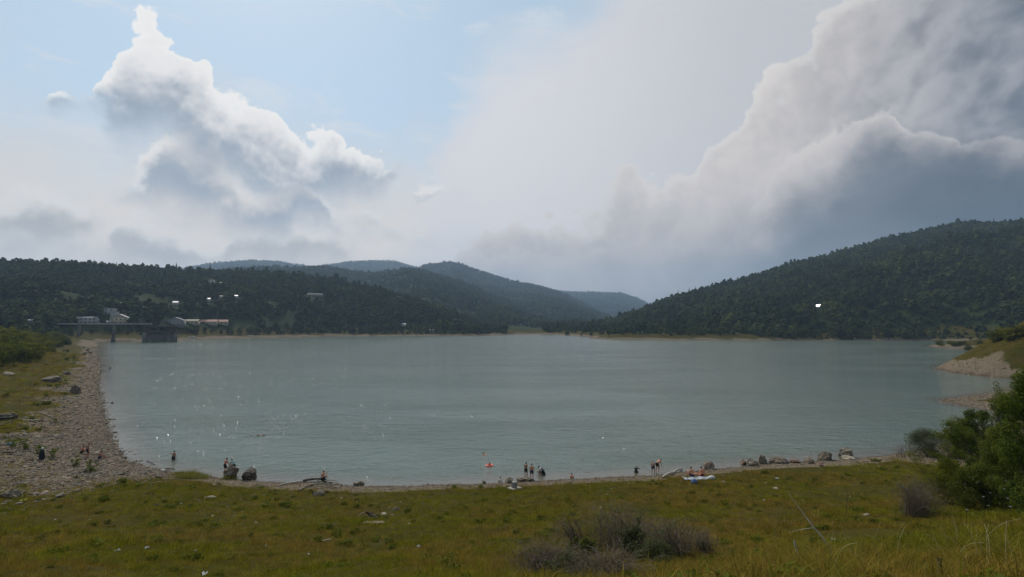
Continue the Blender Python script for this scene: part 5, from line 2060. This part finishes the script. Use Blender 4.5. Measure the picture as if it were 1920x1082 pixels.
def wallmat(nm, c, rough=0.9):
    if nm not in WALLS:
        WALLS[nm] = noisy_mat(nm, tuple(v * 0.85 for v in c), c, 0.5, rough, 0.1, 0.02)
    return WALLS[nm]


def glass():
    if 'window_glass' not in WALLS:
        m, T = newmat('window_glass')
        n = T.noise(T.n('ShaderNodeTexCoord').outputs['Object'], 2.0)
        b = pbsdf(T, T.mix(n.outputs[0], (0.02, 0.025, 0.03), (0.05, 0.055, 0.06)), 0.12, None, 0.5)
        finish(T, b.outputs[0])
        WALLS['window_glass'] = m
    return WALLS['window_glass']


HOUSES = [
    # px, base py, width px, storeys, depth m, wall, roof, roof rise (0 = flat), ridge along x, label
    (160, 607, 32, 2, 9, 'white', 'grey', 0.16, True, 'long white building with many windows above the footbridge'),
    (179, 607, 12, 1, 7, 'white', 'pale', 0.25, True, 'small white shed beside the long white building'),
    (203, 589, 16, 2, 10, 'white', 'pale', 0.0, True, 'stepped white house with flat roof on the wooded slope'),
    (213, 596, 10, 2, 8, 'white', 'pale', 0.0, True, 'lower white house next to the stepped flat roofed one'),
    (222, 607, 27, 2, 10, 'cream', 'pale', 0.5, False, 'cream house with gabled pale roof above the footbridge'),
    (235, 574, 18, 1, 8, 'white', 'metal', 0.3, True, 'white roofed house among trees above the cream house'),
    (327, 611, 28, 2, 12, 'grey', 'greyroof', 0.42, False, 'grey gabled house directly behind the intake tower'),
    (356, 607, 26, 1, 9, 'cream', 'tan', 0.45, True, 'low house with tan roof beside the grey gabled one'),
    (390, 608, 28, 1, 10, 'cream', 'red', 0.5, True, 'house with pinkish red tiled roof by the meadow'),
    (412, 608, 25, 1, 10, 'cream', 'red', 0.5, True, 'second red roofed house, adjoining the first, beside the meadow'),
    (328, 572, 8, 1, 7, 'white', 'metal', 0.5, True, 'tiny white roofed cabin in the woods above the grey house'),
    (389, 565, 8, 1, 6, 'white', 'metal', 0.5, True, 'tiny bright roofed cabin above the red roofed houses'),
    (413, 560, 9, 1, 6, 'grey', 'tan', 0.5, True, 'tiny tan roofed cabin in trees above the meadow'),
    (396, 532, 9, 2, 7, 'white', 'red', 0.5, False, 'small house with reddish roof high on the wooded hill'),
    (417, 534, 10, 1, 6, 'grey', 'tan', 0.4, True, 'pale cabin beside the reddish roofed hill house'),
    (442, 559, 5, 1, 5, 'white', 'metal', 0.5, True, 'single white cabin past the meadow under the trees'),
    (590, 555, 26, 1, 8, 'grey', 'pale', 0.2, True, 'long pale low building on the wooded hill beyond the meadow'),
    (757, 612, 7, 1, 6, 'white', 'metal', 0.5, True, 'tiny white cabin above the far wooded shore'),
    (809, 623, 6, 1, 5, 'white', 'metal', 0.4, True, 'tiny white hut at the far waterline'),
    (1044, 606, 6, 1, 8, 'white', 'pale', 0.4, True, 'far pale hut where the valley closes'),
    (58, 607, 8, 1, 6, 'white', 'metal', 0.3, True, 'small white roofed hut behind the scrub bank'),
    (204, 608.5, 7, 1, 5, 'white', 'metal', 0.2, True, 'low white roofed kiosk between white and cream houses'),
]
HCOL = {'white': (0.34, 0.34, 0.33), 'cream': (0.40, 0.35, 0.24), 'grey': (0.24, 0.24, 0.24)}
RCOL = {'grey': (0.25, 0.25, 0.26), 'pale': (0.38, 0.37, 0.36), 'greyroof': (0.20, 0.20, 0.21), 'tan': (0.36, 0.30, 0.22), 'red': (0.40, 0.22, 0.17), 'metal': (0.38, 0.39, 0.40)}


def prism(name, w_, d, h, z, along_x, mat, parent, over=0.5):
    bm = bmesh.new()
    a, b = w_ / 2 + over, d / 2 + over
    th = 0.28
    if along_x:
        pr = [(-b, 0), (0, h), (b, 0), (0, h + th), (-b - 0.05, th * 0.6), (b + 0.05, th * 0.6)]
        def P(u, q, e): return (e * a, u, z + q)
    else:
        pr = [(-a, 0), (0, h), (a, 0), (0, h + th), (-a - 0.05, th * 0.6), (a + 0.05, th * 0.6)]
        def P(u, q, e): return (u, e * b, z + q)
    order = [0, 1, 2, 5, 3, 4]
    A = [bm.verts.new(P(*pr[i], -1)) for i in order]
    B = [bm.verts.new(P(*pr[i], 1)) for i in order]
    n = len(order)
    for i in range(n):
        bm.faces.new((A[i], A[(i + 1) % n], B[(i + 1) % n], B[i]))
    bm.faces.new(A[::-1])
    bm.faces.new(B)
    bmesh.ops.recalc_face_normals(bm, faces=bm.faces)
    me = bpy.data.meshes.new(name)
    bm.to_mesh(me)
    bm.free()
    me.materials.append(mat)
    return obj(name, me, parent)


def plan_houses():
    out = []
    for h in HOUSES:
        p = hit(h[0], h[1], 300.0, 5000.0)
        out.append(p)
        r = math.hypot(p.x, p.y)
        hw = h[2] * 0.62 + 2
        clear_px(h[0] - hw, h[0] + hw, r - (70 if h[1] > 595 else 26), r + h[4] + 3)
    return out


def build_houses(spots):
    for (px, py, wpx, st, dep, wl, rf, rise, along, label), p in zip(HOUSES, spots):
        t = p.y
        W = max(wpx * t / F_PX, 4.0)
        H = 3.0 * st
        e = thing('house', label, 'house', (p.x, p.y, p.z))
        e.rotation_euler = (0, 0, math.atan2(-p.x, p.y) * 0.6)
        wm, rm = wallmat(wl + '_render', HCOL[wl]), wallmat(rf + '_roofing', RCOL[rf], 0.45 if rf == 'metal' else 0.85)
        z0 = -2.5
        boxpart('wall', [((0, dep / 2, (H + z0) / 2), (W, dep, H - z0))], wm, e)
        if rise:
            span = dep if along else W
            rh = span * 0.5 * rise
            if not along:
                bm = bmesh.new()
                for y_ in (0.0, dep):
                    tri = [bm.verts.new(q) for q in ((-W / 2, y_, H), (W / 2, y_, H), (0, y_, H + rh))]
                    bm.faces.new(tri)
                me = bpy.data.meshes.new('gable')
                bm.to_mesh(me)
                bm.free()
                me.materials.append(wm)
                obj('gable', me, e)
            r = prism('roof', W, dep, rh, H + 0.01, along, rm, e)
            r.location.y = dep / 2
            if wpx > 12:
                boxpart('chimney', [((W * 0.2, dep * 0.55, H + rh * 0.8 + 0.6), (0.7, 0.7, 1.6))], wallmat('grey_render', HCOL['grey']), r)
        else:
            boxpart('roof', [((0, dep / 2, H + 0.2), (W + 0.5, dep + 0.5, 0.4))], rm, e)
        nw = max(1, int(W / 3.4))
        for s_ in range(st):
            for i in range(nw):
                xx = -W / 2 + W * (i + 0.5) / nw
                if s_ == 0 and i == nw // 2 and wpx > 12:
                    boxpart('door', [((xx, -0.03, 1.05), (1.1, 0.12, 2.1))], wallmat('brown_door', (0.10, 0.06, 0.04)), e)
                    continue
                wn = boxpart('window', [((xx, -0.03, 3.0 * s_ + 1.6), (1.35, 0.14, 1.35))], wallmat('window_frame', (0.42, 0.42, 0.40)), e)
                boxpart('pane', [((xx, -0.12, 3.0 * s_ + 1.6), (1.1, 0.04, 1.1))], glass(), wn)


def build_sunlit_hut():
    """a hut whose steep sheet-metal roof mirrors the sun towards the slope"""
    p = hit(1535, 579, 300, 3000)
    r = math.hypot(p.x, p.y)
    clear_px(1527, 1544, r - 48, r + 7)
    v = Vector((-p.x, -p.y, CAM_H - p.z - 4)).normalized()
    n = (sd + v).normalized()
    e = thing('hut', 'hut with bright sheet metal roof glaring on the wooded hillside', 'hut', (p.x, p.y, p.z))
    e.rotation_euler = (0, 0, math.atan2(n.y, n.x) + math.pi / 2)      # roof faces local -y
    tilt = math.acos(n.z)
    W, dep, H = 4.6, 2.4, 2.8
    boxpart('wall', [((0, 0, H / 2 - 1), (W, dep, H + 2))], wallmat('grey_render', HCOL['grey']), e)
    m, T = newmat('sheet_metal')
    nn = T.noise(T.n('ShaderNodeTexCoord').outputs['Object'], 0.8, 3)
    b = pbsdf(T, T.mix(nn.outputs[0], (0.7, 0.7, 0.7), (0.82, 0.82, 0.82)), 0.42, None, 0.5)
    b.inputs['Metallic'].default_value = 1.0
    finish(T, b.outputs[0])
    rise = math.tan(tilt) * (dep / 2 + 0.4)
    prism('roof', W, dep, rise, H + 0.01, True, m, e, 0.4)
    boxpart('door', [((0, -dep / 2 - 0.03, 1.0), (1.0, 0.12, 2.0))], wallmat('brown_door', (0.10, 0.06, 0.04)), e)


def build_boats():
    for i, (px, py, L, lb) in enumerate(((354, 633.5, 5.0, 'white rowing boat pulled up on the mud by the tower'), (362, 634, 6.0, 'larger white boat moored beside the rowing boat'), (466, 630.5, 4.5, 'small pale boat lying on the far muddy shore'))):
        p = hit(px, py, 300, 2000)
        e = thing('boat', lb, 'boat', (p.x, p.y, max(p.z, 0) + 0.1), None, 0.25 * (i - 1))
        n = 12
        vs, fs = [], []
        for k in range(n + 1):
            u = k / n
            b_ = 0.85 * math.sin(math.pi * min(1.0, 0.35 + 0.65 * (1 - u))) ** 0.7 if u < 1 else 0.03
            sheer = 0.9 + 0.35 * u ** 2
            x = L * (u - 0.5)
            vs += [(x, -b_, sheer), (x, -b_ * 0.6, 0.1), (x, b_ * 0.6, 0.1), (x, b_, sheer)]
        for k in range(n):
            for j in range(3):
                a = 4 * k + j
                fs.append((a, a + 1, a + 5, a + 4))
        fs.append((0, 3, 2, 1))
        h = obj('hull', mesh_np('hull', vs, fs, wallmat('boat_white', (0.62, 0.63, 0.63), 0.4)), e)
        h.modifiers.new('thick', 'SOLIDIFY').thickness = 0.06
        for s in (-0.15, 0.2):
            boxpart('thwart', [((L * s, 0, 0.7), (0.28, 1.3, 0.05))], wallmat('brown_door', (0.10, 0.06, 0.04)), e)
        if i == 1:
            boxpart('cabin', [((0.3, 0, 1.35), (1.8, 1.2, 0.95))], wallmat('boat_white', (0.62, 0.63, 0.63), 0.4), e)


# ------------------------------------------------------------------ trees one can tell apart along the far shores
def build_shore_trees():
    rng = np.random.default_rng(55)
    protos = []
    for i in range(5):
        g = np.random.default_rng(500 + i)
        h, w_ = 8.5 + 1.5 * (i % 3), 3.4 + 0.5 * (i % 2)
        c, r = crown_layout(g, h, w_, 16, 0.20)
        r = [q * 0.85 for q in r]
        parts = [blob_np(g, cc, rr * 0.6) for cc, rr in zip(c, r)]
        parts.append(leaf_cloud(g, c, r, 900, 0.36, 0.9, 0.5, 0.7))
        v, f = join_np(parts)
        crown = mesh_np('crown', v, f, (FOREST, LEAF_SHORE)[i % 2])
        u = np.linspace(0, 1, 6)[:, None]
        tr = [tube_np(np.concatenate([0.2 * u ** 2, 0.1 * u, -0.6 + h * 0.62 * u], 1), 0.22 * (1 - 0.7 * u[:, 0]), 7)] + limbs(g, h * 0.9, w_, 6, 0.09, h * 0.25)
        v, f = join_np(tr)
        protos.append((crown, mesh_np('trunk', v, f, BARK, True)))

    def tree(px, py, s, label, group):
        p = hit(px, py, 250, 3000)
        e = thing('shore_tree', label, 'tree', (p.x, p.y, p.z - 0.2), group, rng.random() * 6.3)
        e.scale = (s * (0.9 + 0.3 * rng.random()), s * (0.9 + 0.3 * rng.random()), s * (0.85 + 0.3 * rng.random()))
        c, t = protos[int(rng.integers(5))]
        obj('crown', c, e)
        obj('trunk', t, e)
    for i in range(30):
        tree(345 + 210 * rng.random(), 622 + 5 * rng.random(), 0.55 + 0.5 * rng.random(), 'tree on the bank below the red roofed houses', 'trees below the red roofed houses')
    for i in range(34):
        tree(560 + 350 * rng.random(), 623 + 4 * rng.random(), 0.55 + 0.5 * rng.random(), 'tree standing at the foot of the far wooded shore', 'trees along the far wooded shore')
    for i in range(42):
        px = 1430 + 310 * rng.random()
        tree(px, 633.5 + 2.5 * rng.random(), 0.7 + 0.55 * rng.random(), 'tree standing at the water under the steep wooded hill', 'trees at the water under the steep hill')
    for i in range(22):
        tree(1060 + 360 * rng.random(), 626 + 4 * rng.random(), 0.45 + 0.45 * rng.random(), 'tree behind the grassy spit at the foot of the hill', 'trees behind the grassy spit')
    for i in range(34):
        tree(110 + 160 * rng.random(), 614 + 14 * rng.random(), 0.28 + 0.28 * rng.random(), 'low bushy tree on the bank under the footbridge', 'bushy trees under the footbridge')


LEAF_SHORE = leaf_mat('shore_tree_leaves', (0.038, 0.052, 0.014), (0.070, 0.082, 0.020), (0.075, 0.080, 0.022), 0.30, 0.4, 0.30)
clear_px(430, 480, 640, 760)
spots = plan_houses()
build_sunlit_hut()
build_tower()
build_houses(spots)
build_boats()
clear_px(92, 345, 470, 585)
build_forest()
build_shore_trees()
build_rocks()
build_bushes()
build_shrubs()
build_wood()
build_people()
build_shore_things()
build_ripples()
build_gravel()
build_grass()
def build_haze():
    m, T = newmat('haze_air')
    v = T.n('ShaderNodeVolumePrincipled')
    v.inputs['Color'].default_value = (0.52, 0.73, 1.0, 1)
    v.inputs['Density'].default_value = HAZE_DENSITY
    v.inputs['Density Attribute'].default_value = ''
    m.cycles.homogeneous_volume = True
    v.inputs['Anisotropy'].default_value = 0.12
    out = T.n('ShaderNodeOutputMaterial')
    T.t.links.new(v.outputs[0], out.inputs['Volume'])
    bm = bmesh.new()
    bmesh.ops.create_cube(bm, size=1.0)
    for q in bm.verts:
        q.co = Vector((q.co.x * 14400, q.co.y * 14400, -9.0 if q.co.z < 0 else 760.0))
    me = bpy.data.meshes.new('haze')
    bm.to_mesh(me)
    bm.free()
    me.materials.append(m)
    tag(obj('haze', me), 'thin blue summer haze over the valley', None, None, 'stuff')


HAZE_DENSITY = 0.000115
build_haze()
